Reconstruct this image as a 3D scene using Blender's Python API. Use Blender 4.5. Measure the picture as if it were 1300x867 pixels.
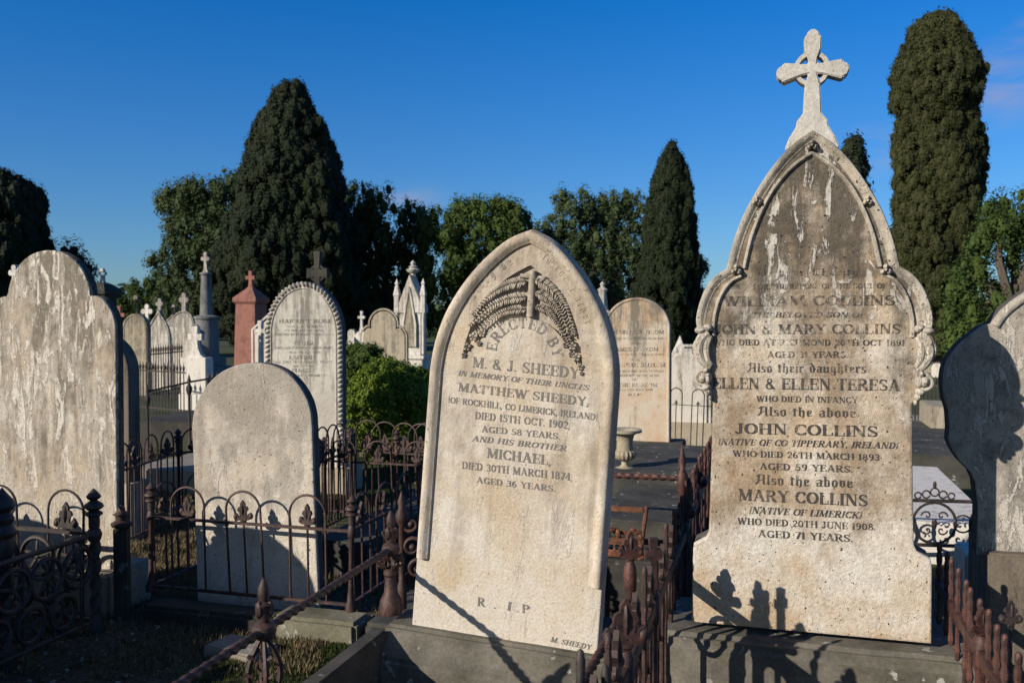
import bpy, bmesh, math, random
import numpy as np
from mathutils import Vector, Matrix, geometry, noise
for o in list(bpy.data.objects): bpy.data.objects.remove(o)
SC = bpy.context.scene
COL = SC.collection
RAD = math.radians
random.seed(7); RNG = np.random.default_rng(11)

# ---------------------------------------------------------------- camera
EYE = 1.6; F = 1155.6; HOR = 402.0            # eye height, focal length in photo pixels, horizon row
PITCH = math.atan((433.5 - HOR) / F)
cam_d = bpy.data.cameras.new("camera"); cam = bpy.data.objects.new("camera", cam_d); COL.objects.link(cam)
cam.location = (0, 0, EYE); cam.rotation_euler = (math.pi/2 - PITCH, 0, 0)
cam_d.sensor_width = 36; cam_d.lens = 32.0; cam_d.clip_end = 4000; cam_d.clip_start = .05
cam_d.dof.use_dof = True; cam_d.dof.focus_distance = 3.9; cam_d.dof.aperture_fstop = 5.0
SC.camera = cam
SC.render.resolution_x = 1024; SC.render.resolution_y = 682

# ---------------------------------------------------------------- sky and sun
SUN_AZ = RAD(56.5)      # heading the sunlight travels in, clockwise from +Y
SUN_EL = RAD(23.5)
w = bpy.data.worlds.new("World"); SC.world = w; w.use_nodes = True
nt = w.node_tree; nt.nodes.clear()
wo = nt.nodes.new('ShaderNodeOutputWorld'); bg = nt.nodes.new('ShaderNodeBackground')
sky = nt.nodes.new('ShaderNodeTexSky'); sky.sky_type = 'NISHITA'; sky.sun_disc = False
sky.sun_elevation = SUN_EL; sky.sun_rotation = SUN_AZ + math.pi
sky.air_density = 1.0; sky.dust_density = 0.25; sky.ozone_density = 2.0; sky.altitude = 0
bg.inputs[1].default_value = 0.063
tint = nt.nodes.new('ShaderNodeMixRGB'); tint.blend_type = 'MULTIPLY'; tint.inputs[0].default_value = 1
tsep = nt.nodes.new('ShaderNodeSeparateXYZ'); ttc = nt.nodes.new('ShaderNodeTexCoord'); nt.links.new(ttc.outputs['Generated'], tsep.inputs[0])
trm = nt.nodes.new('ShaderNodeMapRange'); trm.inputs['From Min'].default_value = 0; trm.inputs['From Max'].default_value = .34; nt.links.new(tsep.outputs['Z'], trm.inputs['Value'])
tmx = nt.nodes.new('ShaderNodeMixRGB'); tmx.inputs[1].default_value = (.60, .89, 1.34, 1); tmx.inputs[2].default_value = (.05, .86, 1.80, 1)
nt.links.new(trm.outputs[0], tmx.inputs[0])
# the sky is deepest blue away from the sun and paler on the sun's side
sdir = nt.nodes.new('ShaderNodeVectorMath'); sdir.operation = 'DOT_PRODUCT'; nt.links.new(ttc.outputs['Generated'], sdir.inputs[0]); sdir.inputs[1].default_value = (math.sin(SUN_AZ), math.cos(SUN_AZ), 0)
srm = nt.nodes.new('ShaderNodeMapRange'); srm.inputs['From Min'].default_value = -.6; srm.inputs['From Max'].default_value = .02; nt.links.new(sdir.outputs['Value'], srm.inputs['Value'])
smx = nt.nodes.new('ShaderNodeMixRGB'); smx.inputs[1].default_value = (.84, .90, .98, 1); nt.links.new(srm.outputs[0], smx.inputs[0]); nt.links.new(tmx.outputs[0], smx.inputs[2]); nt.links.new(smx.outputs[0], tint.inputs[2])
tc = nt.nodes.new('ShaderNodeTexCoord')
mp = nt.nodes.new('ShaderNodeMapping'); mp.inputs['Scale'].default_value = (1.0, 1.0, 3.4); mp.inputs['Location'].default_value = (3.3, .7, .4)
nz = nt.nodes.new('ShaderNodeTexNoise'); nz.inputs['Scale'].default_value = 9.0; nz.inputs['Detail'].default_value = 6; nz.inputs['Roughness'].default_value = .6
cr = nt.nodes.new('ShaderNodeValToRGB'); cr.color_ramp.elements[0].position = .36; cr.color_ramp.elements[1].position = .62
cr.color_ramp.elements[1].color = (.65, .65, .65, 1)
def _wm(op, x, y=None):
    m_ = nt.nodes.new('ShaderNodeMath'); m_.operation = op; m_.use_clamp = False
    for k_, v_ in enumerate((x, y)):
        if v_ is None: continue
        if isinstance(v_, float): m_.inputs[k_].default_value = v_
        else: nt.links.new(v_, m_.inputs[k_])
    return m_.outputs[0]
_acc = None
# three faint cloud banks: (azimuth deg right of +Y, elevation deg, radius)
for az_, el_, rx_, rz_ in ((28.5, 12.5, .10, .045), (21.5, 9.6, .05, .030), (-6.6, 7.4, .06, .018), (30.5, 15.0, .06, .02)):
    a_, e_ = RAD(az_), RAD(el_); d_ = nt.nodes.new('ShaderNodeVectorMath'); d_.operation = 'SUBTRACT'; nt.links.new(tc.outputs['Generated'], d_.inputs[0])
    d_.inputs[1].default_value = (math.sin(a_)*math.cos(e_), math.cos(a_)*math.cos(e_), math.sin(e_))
    s_ = nt.nodes.new('ShaderNodeVectorMath'); s_.operation = 'MULTIPLY'; nt.links.new(d_.outputs[0], s_.inputs[0]); s_.inputs[1].default_value = (1/rx_, 1/rx_, 1/rz_)
    l_ = nt.nodes.new('ShaderNodeVectorMath'); l_.operation = 'LENGTH'; nt.links.new(s_.outputs[0], l_.inputs[0])
    v_ = _wm('MAXIMUM', _wm('SUBTRACT', 1.0, l_.outputs['Value']), 0.0); _acc = v_ if _acc is None else _wm('ADD', _acc, v_)
L = nt.links.new
mm = nt.nodes.new('ShaderNodeMath'); mm.operation = 'MULTIPLY'; mm.use_clamp = True
cl = nt.nodes.new('ShaderNodeMixRGB'); cl.inputs[2].default_value = (5.2, 5.0, 6.6, 1)
L = nt.links.new
L(tc.outputs['Generated'], mp.inputs['Vector']); L(mp.outputs[0], nz.inputs['Vector']); L(nz.outputs['Fac'], cr.inputs[0])
L(cr.outputs[0], mm.inputs[0]); L(_acc, mm.inputs[1])
L(sky.outputs[0], tint.inputs[1]); L(tint.outputs[0], cl.inputs[1]); L(mm.outputs[0], cl.inputs[0])
L(cl.outputs[0], bg.inputs[0]); L(bg.outputs[0], wo.inputs[0])
sd = bpy.data.lights.new("sun", 'SUN'); sun = bpy.data.objects.new("sun", sd); COL.objects.link(sun)
sd.energy = 4.9; sd.angle = RAD(.53); sd.color = (1, .91, .79)
TRAVEL = Vector((math.sin(SUN_AZ)*math.cos(SUN_EL), math.cos(SUN_AZ)*math.cos(SUN_EL), -math.sin(SUN_EL)))
sun.rotation_euler = TRAVEL.to_track_quat('-Z', 'Y').to_euler()
SC.view_settings.view_transform = 'Standard'; SC.view_settings.look = 'None'; SC.view_settings.gamma = 1; SC.view_settings.exposure = 0.24
SC.render.engine = 'CYCLES'; SC.cycles.max_bounces = 5

# ---------------------------------------------------------------- pixel <-> place helpers (photo pixels, 1300 wide)
def ray(px, py):
    u = (px - 650) / F; v = (433.5 - py) / F
    return Vector((u, math.cos(PITCH) + v*math.sin(PITCH), -math.sin(PITCH) + v*math.cos(PITCH)))
EYEV = Vector((0, 0, EYE))
def P(px, py, Y):
    r = ray(px, py); return EYEV + r*(Y / r.y)
def G(px, py, z):
    r = ray(px, py); return EYEV + r*((z - EYE) / r.z)
YAW = RAD(16.2)
AX = Vector((math.sin(YAW), math.cos(YAW), 0))        # long axis of the graves
class Frame:
    """upright local frame: x along the stone face, y into it, z up"""
    def __init__(s, o, yaw=YAW, roll=0, lean=0):
        s.m = Matrix.Translation(o) @ Matrix.Rotation(-yaw, 4, 'Z') @ Matrix.Rotation(RAD(lean), 4, 'X') @ Matrix.Rotation(RAD(roll), 4, 'Y')
        s.i = s.m.inverted()
    def loc(s, px, py, y=0):
        o = s.i @ EYEV; d = s.i.to_3x3() @ ray(px, py)
        t = (y - o.y) / d.y; p = o + d*t
        return (p.x, p.z)
    def locs(s, pts, y=0): return [s.loc(a, b, y) for a, b in pts]

# ---------------------------------------------------------------- objects
def mesh_obj(name, mesh, mat=None, parent=None, loc=None):
    o = bpy.data.objects.new(name, mesh); COL.objects.link(o)
    if mat and not mesh.materials: mesh.materials.append(mat)
    if parent: o.parent = parent
    if loc: o.location = loc
    return o
def tag(o, label, cat=None, group=None, kind=None):
    if label: o['label'] = label
    if cat: o['category'] = cat
    if group: o['group'] = group
    if kind: o['kind'] = kind
    return o
def empty(name, matrix, label, cat, group=None):
    o = bpy.data.objects.new(name, None); COL.objects.link(o); o.empty_display_size = .1
    o.matrix_world = matrix if isinstance(matrix, Matrix) else Matrix.Translation(matrix)
    return tag(o, label, cat, group)
class MB:
    def __init__(s): s.v = []; s.f = []
    def add(s, vs, fs):
        n = len(s.v); s.v += [tuple(v) for v in vs]; s.f += [tuple(i + n for i in f) for f in fs]
        return s
    def box(s, x0, x1, y0, y1, z0, z1):
        return s.add([(x0,y0,z0),(x1,y0,z0),(x1,y1,z0),(x0,y1,z0),(x0,y0,z1),(x1,y0,z1),(x1,y1,z1),(x0,y1,z1)],
                     [(0,3,2,1),(4,5,6,7),(0,1,5,4),(1,2,6,5),(2,3,7,6),(3,0,4,7)])
    def tube(s, pts, r, n=6, cap=True):
        pts = [Vector(p) for p in pts]; m = len(pts)
        if not hasattr(r, '__len__'): r = [r]*m
        vs = []; up = None
        for i, p in enumerate(pts):
            t = (pts[min(i+1, m-1)] - pts[max(i-1, 0)])
            t = t.normalized() if t.length > 1e-9 else Vector((0,0,1))
            if up is None: up = t.orthogonal().normalized()
            up = (up - t*up.dot(t)); up = up.normalized() if up.length > 1e-6 else t.orthogonal().normalized()
            b = t.cross(up)
            for k in range(n):
                a = 2*math.pi*k/n; vs.append(p + (up*math.cos(a) + b*math.sin(a))*r[i])
        fs = [(i*n+k, i*n+(k+1)%n, (i+1)*n+(k+1)%n, (i+1)*n+k) for i in range(m-1) for k in range(n)]
        if cap: fs += [tuple(range(n))[::-1], tuple(range((m-1)*n, m*n))]
        return s.add(vs, fs)
    def rope(s, a, b, r=.016, pitch=.075, lobes=2, amp=.30, n=12, step=.008):
        a = Vector(a); b = Vector(b); t = (b-a); Ln = t.length; t.normalize()
        u = t.orthogonal().normalized(); w_ = t.cross(u); m = max(4, int(Ln/step)); vs = []
        for i in range(m+1):
            p = a + t*(Ln*i/m); ph = 2*math.pi*(Ln*i/m)/pitch/lobes
            for k in range(n):
                q = 2*math.pi*k/n; rr = r*(1 + amp*math.cos(lobes*(q - ph)))
                vs.append(p + (u*math.cos(q) + w_*math.sin(q))*rr)
        fs = [(i*n+k, i*n+(k+1)%n, (i+1)*n+(k+1)%n, (i+1)*n+k) for i in range(m) for k in range(n)]
        return s.add(vs, fs)
    def lathe(s, prof, n=12, c=(0,0,0), sy=1.0, flute=0, fa=0):
        vs = []; m = len(prof)
        for r, z in prof:
            for k in range(n):
                a = 2*math.pi*(k+.5)/n; rr = r*(1 + (fa*math.cos(flute*a) if flute else 0))
                vs.append((c[0]+rr*math.cos(a), c[1]+rr*sy*math.sin(a), c[2]+z))
        fs = [(i*n+k, i*n+(k+1)%n, (i+1)*n+(k+1)%n, (i+1)*n+k) for i in range(m-1) for k in range(n)]
        fs += [tuple(range(n))[::-1], tuple(range((m-1)*n, m*n))]
        return s.add(vs, fs)
    def blob(s, c, r, n=8, m=5, rot=0):
        """ellipsoid; r = (rx, ry, rz), rot = turn in the x-z plane"""
        vs = []; cs, sn = math.cos(rot), math.sin(rot)
        for i in range(m+1):
            p = math.pi*i/m
            for k in range(n):
                a = 2*math.pi*k/n
                x = r[0]*math.sin(p)*math.cos(a); y = r[1]*math.sin(p)*math.sin(a); z = r[2]*math.cos(p)
                vs.append((c[0]+x*cs+z*sn, c[1]+y, c[2]-x*sn+z*cs))
        fs = [(i*n+k, i*n+(k+1)%n, (i+1)*n+(k+1)%n, (i+1)*n+k) for i in range(m) for k in range(n)]
        return s.add(vs, fs)
    def prism(s, out, y0, y1):
        """outline [(x,z)] thickened from y0 to y1"""
        n = len(out)
        tri = geometry.tessellate_polygon([[Vector((x, z, 0)) for x, z in out]])
        vs = [(x, y0, z) for x, z in out] + [(x, y1, z) for x, z in out]
        fs = [tuple(t) for t in tri] + [tuple(i+n for i in t[::-1]) for t in tri]
        fs += [(i, (i+1) % n, n+(i+1) % n, n+i) for i in range(n)]
        return s.add(vs, fs)
    def build(s, name, mat=None, parent=None, loc=None, smooth=True, bevel=0, angle=40):
        me = bpy.data.meshes.new(name); me.from_pydata(s.v, [], s.f); me.validate()
        bm = bmesh.new(); bm.from_mesh(me)
        bmesh.ops.recalc_face_normals(bm, faces=bm.faces)
        if bevel:
            bmesh.ops.dissolve_limit(bm, angle_limit=.01, verts=bm.verts, edges=bm.edges)
            es = [e for e in bm.edges if len(e.link_faces) == 2 and e.calc_face_angle() > RAD(35)]
            bmesh.ops.bevel(bm, geom=es, offset=bevel, segments=2, affect='EDGES', clamp_overlap=True)
        if smooth:
            for f in bm.faces: f.smooth = True
            for e in bm.edges:
                if len(e.link_faces) == 2 and e.calc_face_angle(0) > RAD(angle): e.smooth = False
        bm.to_mesh(me); bm.free()
        return mesh_obj(name, me, mat, parent, loc)

# ---------------------------------------------------------------- materials
def mat_new(name):
    m = bpy.data.materials.new(name); m.use_nodes = True; nt = m.node_tree
    b = nt.nodes['Principled BSDF']; return m, nt, b
def N(nt, t, **kw):
    n = nt.nodes.new('ShaderNode' + t)
    for k, v in kw.items():
        if k in n.inputs: n.inputs[k].default_value = v
        else: setattr(n, k, v)
    return n
def noise_n(nt, vec, scale, detail=5, rough=.6, stretch=None, loc=None, dist=0):
    if stretch or loc:
        m = N(nt, 'Mapping'); m.inputs['Scale'].default_value = stretch or (1,1,1); m.inputs['Location'].default_value = loc or (0,0,0)
        nt.links.new(vec, m.inputs['Vector']); vec = m.outputs[0]
    n = N(nt, 'TexNoise'); n.inputs['Scale'].default_value = scale; n.inputs['Detail'].default_value = detail
    n.inputs['Roughness'].default_value = rough; n.inputs['Distortion'].default_value = dist
    nt.links.new(vec, n.inputs['Vector']); return n.outputs['Fac']
def ramp(nt, fac, stops, interp='LINEAR'):
    r = N(nt, 'ValToRGB'); cr = r.color_ramp; cr.interpolation = interp
    while len(cr.elements) < len(stops): cr.elements.new(.5)
    for e, (p, c) in zip(cr.elements, stops):
        e.position = p; e.color = (c, c, c, 1) if not hasattr(c, '__len__') else (*c, 1)
    nt.links.new(fac, r.inputs[0]); return r.outputs[0]
def mix(nt, fac, a, b, mode='MIX'):
    m = N(nt, 'MixRGB'); m.blend_type = mode
    for i, x in enumerate((fac, a, b)):
        if hasattr(x, 'is_linked') or hasattr(x, 'links'): nt.links.new(x, m.inputs[i])
        elif hasattr(x, '__len__'): m.inputs[i].default_value = (*x, 1)
        else: m.inputs[i].default_value = x if i == 0 else (x, x, x, 1)
    return m.outputs[0]
def math_n(nt, op, a, b=0.0):
    m = N(nt, 'Math'); m.operation = op
    for i, x in enumerate((a, b)):
        if hasattr(x, 'links'): nt.links.new(x, m.inputs[i])
        else: m.inputs[i].default_value = x
    return m.outputs[0]
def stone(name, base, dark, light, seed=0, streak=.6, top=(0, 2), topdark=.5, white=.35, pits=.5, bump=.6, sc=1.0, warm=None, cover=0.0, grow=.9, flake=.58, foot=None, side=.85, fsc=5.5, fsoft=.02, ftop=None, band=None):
    """weathered marble or sandstone: blotches, rain streaks, darker growth at the head, bare pale patches, pits"""
    m, nt, b = mat_new(name); lk = nt.links.new
    tc = N(nt, 'TexCoord').outputs['Object']
    off = (seed*3.7, seed*1.3, seed*2.1)
    blot = noise_n(nt, tc, 3.2*sc, 6, .65, loc=off, dist=.6)
    stre = noise_n(nt, tc, 7*sc, 7, .7, stretch=(1.6, 1.6, .16), loc=off, dist=.3)
    mid = noise_n(nt, tc, 17*sc, 6, .7, loc=off)
    fine = noise_n(nt, tc, 95*sc, 5, .75, loc=off)
    fine2 = noise_n(nt, tc, 260*sc, 3, .7, loc=off)
    col = mix(nt, ramp(nt, blot, [(.34, 0), (.68, 1)]), base, light)
    if warm: col = mix(nt, ramp(nt, noise_n(nt, tc, 4.2*sc, 5, .6, loc=(off[2], off[0], off[1])), [(.42, 0), (.66, .85)]), col, warm)
    if band:
        spb = N(nt, 'SeparateXYZ'); lk(tc, spb.inputs[0]); b1 = N(nt, 'MapRange'); b1.inputs['From Min'].default_value = band[0]; b1.inputs['From Max'].default_value = band[1]; lk(spb.outputs['Z'], b1.inputs['Value'])
        bv = math_n(nt, 'ADD', math_n(nt, 'SUBTRACT', b1.outputs[0], .5), math_n(nt, 'MULTIPLY', math_n(nt, 'SUBTRACT', noise_n(nt, tc, 3.6, 7, .68, stretch=(1, 1, .6), loc=(off[2], off[1], 1)), .5), 4.2))
        bv = math_n(nt, 'ADD', bv, math_n(nt, 'MULTIPLY', math_n(nt, 'SUBTRACT', mid, .5), 1.0))
        col = mix(nt, math_n(nt, 'MULTIPLY', ramp(nt, bv, [(.0, 0), (.8, 1)]), band[3]), col, band[2])
    # growth: more at the top, gathered in vertical runs
    sp = N(nt, 'SeparateXYZ'); lk(tc, sp.inputs[0])
    mr = N(nt, 'MapRange'); mr.inputs['From Min'].default_value = top[0]; mr.inputs['From Max'].default_value = top[1]
    mr.inputs['To Min'].default_value = -topdark*.5; mr.inputs['To Max'].default_value = topdark*.5; lk(sp.outputs['Z'], mr.inputs['Value'])
    g = math_n(nt, 'ADD', math_n(nt, 'MULTIPLY', stre, streak*1.3), math_n(nt, 'MULTIPLY', blot, (1 - streak)*1.3))
    g = math_n(nt, 'ADD', math_n(nt, 'SUBTRACT', g, .65), math_n(nt, 'MULTIPLY', mr.outputs[0], .30))
    g = math_n(nt, 'ADD', g, math_n(nt, 'MULTIPLY', math_n(nt, 'SUBTRACT', mid, .5), .38))
    g = math_n(nt, 'ADD', g, math_n(nt, 'MULTIPLY', math_n(nt, 'SUBTRACT', fine, .5), .25))
    gm = ramp(nt, math_n(nt, 'ADD', g, .5 + cover), [(.45, 0), (.52, .40), (.64, 1)])
    col = mix(nt, math_n(nt, 'MULTIPLY', gm, grow), col, dark)
    if foot:   # rain splash keeps the foot clean and pale
        fr_ = N(nt, 'MapRange'); fr_.inputs['From Min'].default_value = foot[0]; fr_.inputs['From Max'].default_value = foot[1]; fr_.inputs['To Min'].default_value = 1; fr_.inputs['To Max'].default_value = -.6; lk(sp.outputs['Z'], fr_.inputs['Value'])
        fv = math_n(nt, 'ADD', fr_.outputs[0], math_n(nt, 'MULTIPLY', math_n(nt, 'SUBTRACT', blot, .5), 4.0)); fv = math_n(nt, 'ADD', fv, math_n(nt, 'MULTIPLY', math_n(nt, 'SUBTRACT', mid, .5), 1.6))
        col = mix(nt, math_n(nt, 'MULTIPLY', ramp(nt, fv, [(.25, 0), (.75, 1)]), foot[2]), col, mix(nt, ramp(nt, mid, [(.35, 0), (.65, 1)]), base, light))
    # bare pale flakes
    fl = noise_n(nt, tc, fsc*sc, 9, .74, stretch=(1.3, 1.3, .36), loc=(off[1]+5, off[0], off[2]+9), dist=.9)
    fm = ramp(nt, math_n(nt, 'ADD', fl, math_n(nt, 'MULTIPLY', math_n(nt, 'SUBTRACT', fine, .5), .12)), [(flake, 0), (flake+fsoft, 1)])
    if ftop:
        fz = N(nt, 'MapRange'); fz.inputs['From Min'].default_value = ftop[0]; fz.inputs['From Max'].default_value = ftop[1]; lk(sp.outputs['Z'], fz.inputs['Value']); fm = math_n(nt, 'MULTIPLY', fm, fz.outputs[0])
    col = mix(nt, math_n(nt, 'MULTIPLY', fm, white), col, light)
    # speckle and pits
    col = mix(nt, ramp(nt, fine, [(.35, .55), (.62, 0)]), col, mix(nt, 1.0, col, (.42, .40, .37), 'MULTIPLY'))
    pt = ramp(nt, noise_n(nt, tc, 70*sc, 2, .5, loc=off), [(.285, 1), (.325, 0)])
    pt = math_n(nt, 'MULTIPLY', pt, pits)
    col = mix(nt, pt, col, (.03, .028, .025))
    if side:   # near-black tone on the thickness and the back
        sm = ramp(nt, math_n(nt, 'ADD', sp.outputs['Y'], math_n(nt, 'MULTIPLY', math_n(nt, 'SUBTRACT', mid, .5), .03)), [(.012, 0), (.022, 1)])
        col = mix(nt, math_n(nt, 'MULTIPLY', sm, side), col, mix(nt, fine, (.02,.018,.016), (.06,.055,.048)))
    lk(col, b.inputs['Base Color']); b.inputs['Roughness'].default_value = .9; b.inputs['Specular IOR Level'].default_value = .25
    h = math_n(nt, 'ADD', math_n(nt, 'MULTIPLY', fine, .5), math_n(nt, 'MULTIPLY', fine2, .25))
    h = math_n(nt, 'ADD', h, math_n(nt, 'MULTIPLY', mid, .9))
    h = math_n(nt, 'SUBTRACT', h, math_n(nt, 'MULTIPLY', pt, .8))
    h = math_n(nt, 'ADD', h, math_n(nt, 'MULTIPLY', fm, .25))
    bp = N(nt, 'Bump'); bp.inputs['Strength'].default_value = bump; bp.inputs['Distance'].default_value = .006
    lk(h, bp.inputs['Height']); lk(bp.outputs[0], b.inputs['Normal'])
    return m
def lead(name, col=(.035, .033, .032), lo=.42, hi=.50, seed=0, sc=9, top=None, alpha=1.0):
    """dark lettering, flaked away in patches"""
    m, nt, b = mat_new(name); lk = nt.links.new
    tc = N(nt, 'TexCoord').outputs['Object']
    n = noise_n(nt, tc, sc, 5, .6, loc=(seed*2.2, seed, seed*3.1))
    f = noise_n(nt, tc, 90, 4, .7)
    v = math_n(nt, 'ADD', math_n(nt, 'MULTIPLY', n, .55), math_n(nt, 'MULTIPLY', noise_n(nt, tc, 42, 5, .7, loc=(seed, 2, 5)), .45)); v = math_n(nt, 'ADD', v, math_n(nt, 'MULTIPLY', math_n(nt, 'SUBTRACT', f, .5), .30))
    if top:
        sp = N(nt, 'SeparateXYZ'); lk(tc, sp.inputs[0])
        mr = N(nt, 'MapRange'); mr.inputs['From Min'].default_value = top[0]; mr.inputs['From Max'].default_value = top[1]
        mr.inputs['To Min'].default_value = 0; mr.inputs['To Max'].default_value = -top[2]; lk(sp.outputs['Z'], mr.inputs['Value'])
        v = math_n(nt, 'ADD', v, mr.outputs[0])
    a = math_n(nt, 'MULTIPLY', ramp(nt, v, [(lo, 0), (hi, 1)]), alpha)
    lk(mix(nt, f, col, tuple(min(1, c*2.6) for c in col)), b.inputs['Base Color']); lk(a, b.inputs['Alpha'])
    b.inputs['Roughness'].default_value = .7
    return m
def rust(name, c1=(.045, .022, .018), c2=(.13, .055, .038), bump=.5, seed=0):
    m, nt, b = mat_new(name); lk = nt.links.new
    tc = N(nt, 'TexCoord').outputs['Object']
    n = noise_n(nt, tc, 14, 7, .7, loc=(seed, seed*2, 0)); f = noise_n(nt, tc, 160, 4, .7)
    col = mix(nt, ramp(nt, n, [(.36, 0), (.64, 1)]), c1, c2)
    col = mix(nt, ramp(nt, noise_n(nt, tc, 55, 6, .75, loc=(seed, 0, 4)), [(.50, 0), (.60, .8)]), col, tuple(q*.35 for q in c1))
    col = mix(nt, ramp(nt, math_n(nt, 'ADD', math_n(nt, 'MULTIPLY', f, .5), math_n(nt, 'MULTIPLY', n, .5)), [(.53, 0), (.60, .7)]), col, tuple(min(1, q*1.7) for q in c2))
    lk(col, b.inputs['Base Color']); b.inputs['Roughness'].default_value = .62; b.inputs['Specular IOR Level'].default_value = .5
    h = math_n(nt, 'ADD', math_n(nt, 'MULTIPLY', n, .6), math_n(nt, 'MULTIPLY', f, .5))
    bp = N(nt, 'Bump'); bp.inputs['Strength'].default_value = bump; bp.inputs['Distance'].default_value = .003
    lk(h, bp.inputs['Height']); lk(bp.outputs[0], b.inputs['Normal'])
    return m
def bluestone(name, c1=(.05, .05, .043), c2=(.12, .115, .095), spots=.7, moss=.4, seed=0):
    m, nt, b = mat_new(name); lk = nt.links.new
    tc = N(nt, 'TexCoord').outputs['Object']; off = (seed*2.3, seed, seed*1.7)
    n = noise_n(nt, tc, 4, 7, .65, loc=off); f = noise_n(nt, tc, 70, 5, .75, loc=off)
    col = mix(nt, ramp(nt, n, [(.35, 0), (.65, 1)]), c1, c2)
    col = mix(nt, ramp(nt, noise_n(nt, tc, 6, 6, .7, loc=(off[1]+4, off[0], off[2])), [(.5, 0), (.62, moss)]), col, (.075, .085, .03))
    vo = N(nt, 'TexVoronoi'); vo.inputs['Scale'].default_value = 16; vo.inputs['Randomness'].default_value = 1
    ad = N(nt, 'VectorMath'); ad.operation = 'ADD'; nv = N(nt, 'TexNoise'); nv.inputs['Scale'].default_value = 22; lk(tc, nv.inputs['Vector'])
    sc_ = N(nt, 'VectorMath'); sc_.operation = 'SCALE'; sc_.inputs['Scale'].default_value = .09; lk(nv.outputs['Color'], sc_.inputs[0])
    lk(tc, ad.inputs[0]); lk(sc_.outputs[0], ad.inputs[1]); lk(ad.outputs[0], vo.inputs['Vector'])
    sp = math_n(nt, 'MULTIPLY', ramp(nt, vo.outputs['Distance'], [(.20, 1), (.27, 0)]), ramp(nt, noise_n(nt, tc, 5, 3, .5, loc=off), [(.52, 0), (.6, spots)]))
    col = mix(nt, sp, col, (.42, .42, .38))
    col = mix(nt, ramp(nt, f, [(.3, .6), (.6, 0)]), col, mix(nt, 1.0, col, (.4, .4, .4), 'MULTIPLY'))
    lk(col, b.inputs['Base Color']); b.inputs['Roughness'].default_value = .88; b.inputs['Specular IOR Level'].default_value = .3
    bp = N(nt, 'Bump'); bp.inputs['Strength'].default_value = .7; bp.inputs['Distance'].default_value = .008
    lk(math_n(nt, 'ADD', math_n(nt, 'MULTIPLY', n, 1.5), math_n(nt, 'MULTIPLY', f, .6)), bp.inputs['Height']); lk(bp.outputs[0], b.inputs['Normal'])
    return m
def foliage(name, c1, c2, seed=0, scale=.6, trans=.25):
    m, nt, b = mat_new(name); lk = nt.links.new
    tc = N(nt, 'TexCoord').outputs['Object']
    n = noise_n(nt, tc, scale, 4, .6, loc=(seed, 0, 0)); gi = N(nt, 'NewGeometry').outputs['Random Per Island']
    v = math_n(nt, 'ADD', math_n(nt, 'MULTIPLY', ramp(nt, n, [(.3, 0), (.7, 1)]), .6), math_n(nt, 'MULTIPLY', gi, .4))
    col = mix(nt, v, c1, c2)
    lk(col, b.inputs['Base Color']); b.inputs['Roughness'].default_value = .75; b.inputs['Specular IOR Level'].default_value = .25
    tr = N(nt, 'BsdfTranslucent'); lk(col, tr.inputs['Color']); mx = N(nt, 'MixShader'); mx.inputs[0].default_value = trans
    out = nt.nodes['Material Output']; lk(b.outputs[0], mx.inputs[1]); lk(tr.outputs[0], mx.inputs[2]); lk(mx.outputs[0], out.inputs[0])
    return m

# ---------------------------------------------------------------- lettering: fat-thin capitals and a black letter, drawn with a flat nib
def _v(x, a=0, b=1, s='tb', w=.19):
    r = [((x, a), (x, b), w, .05)]
    if 'b' in s: r.append(((x-.13, a+.02), (x+.13, a+.02), .05, .055))
    if 't' in s: r.append(((x-.13, b-.02), (x+.13, b-.02), .05, .055))
    return r
def _h(x0, x1, y, t=.07): return [((x0, y), (x1, y), .04, t)]
def _d(x0, y0, x1, y1, thick): return [((x0, y0), (x1, y1), .20 if thick else .06, .05)]
def _c(cx, cy, rx, ry, a0, a1, w=.17, n=9):
    p = [(cx + rx*math.cos(RAD(a0+(a1-a0)*i/n)), cy + ry*math.sin(RAD(a0+(a1-a0)*i/n))) for i in range(n+1)]
    return [(p[i], p[i+1], w, .06) for i in range(n)]
def _s(x, y): return [((x-.11, y), (x+.11, y), .04, .055)]
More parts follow.
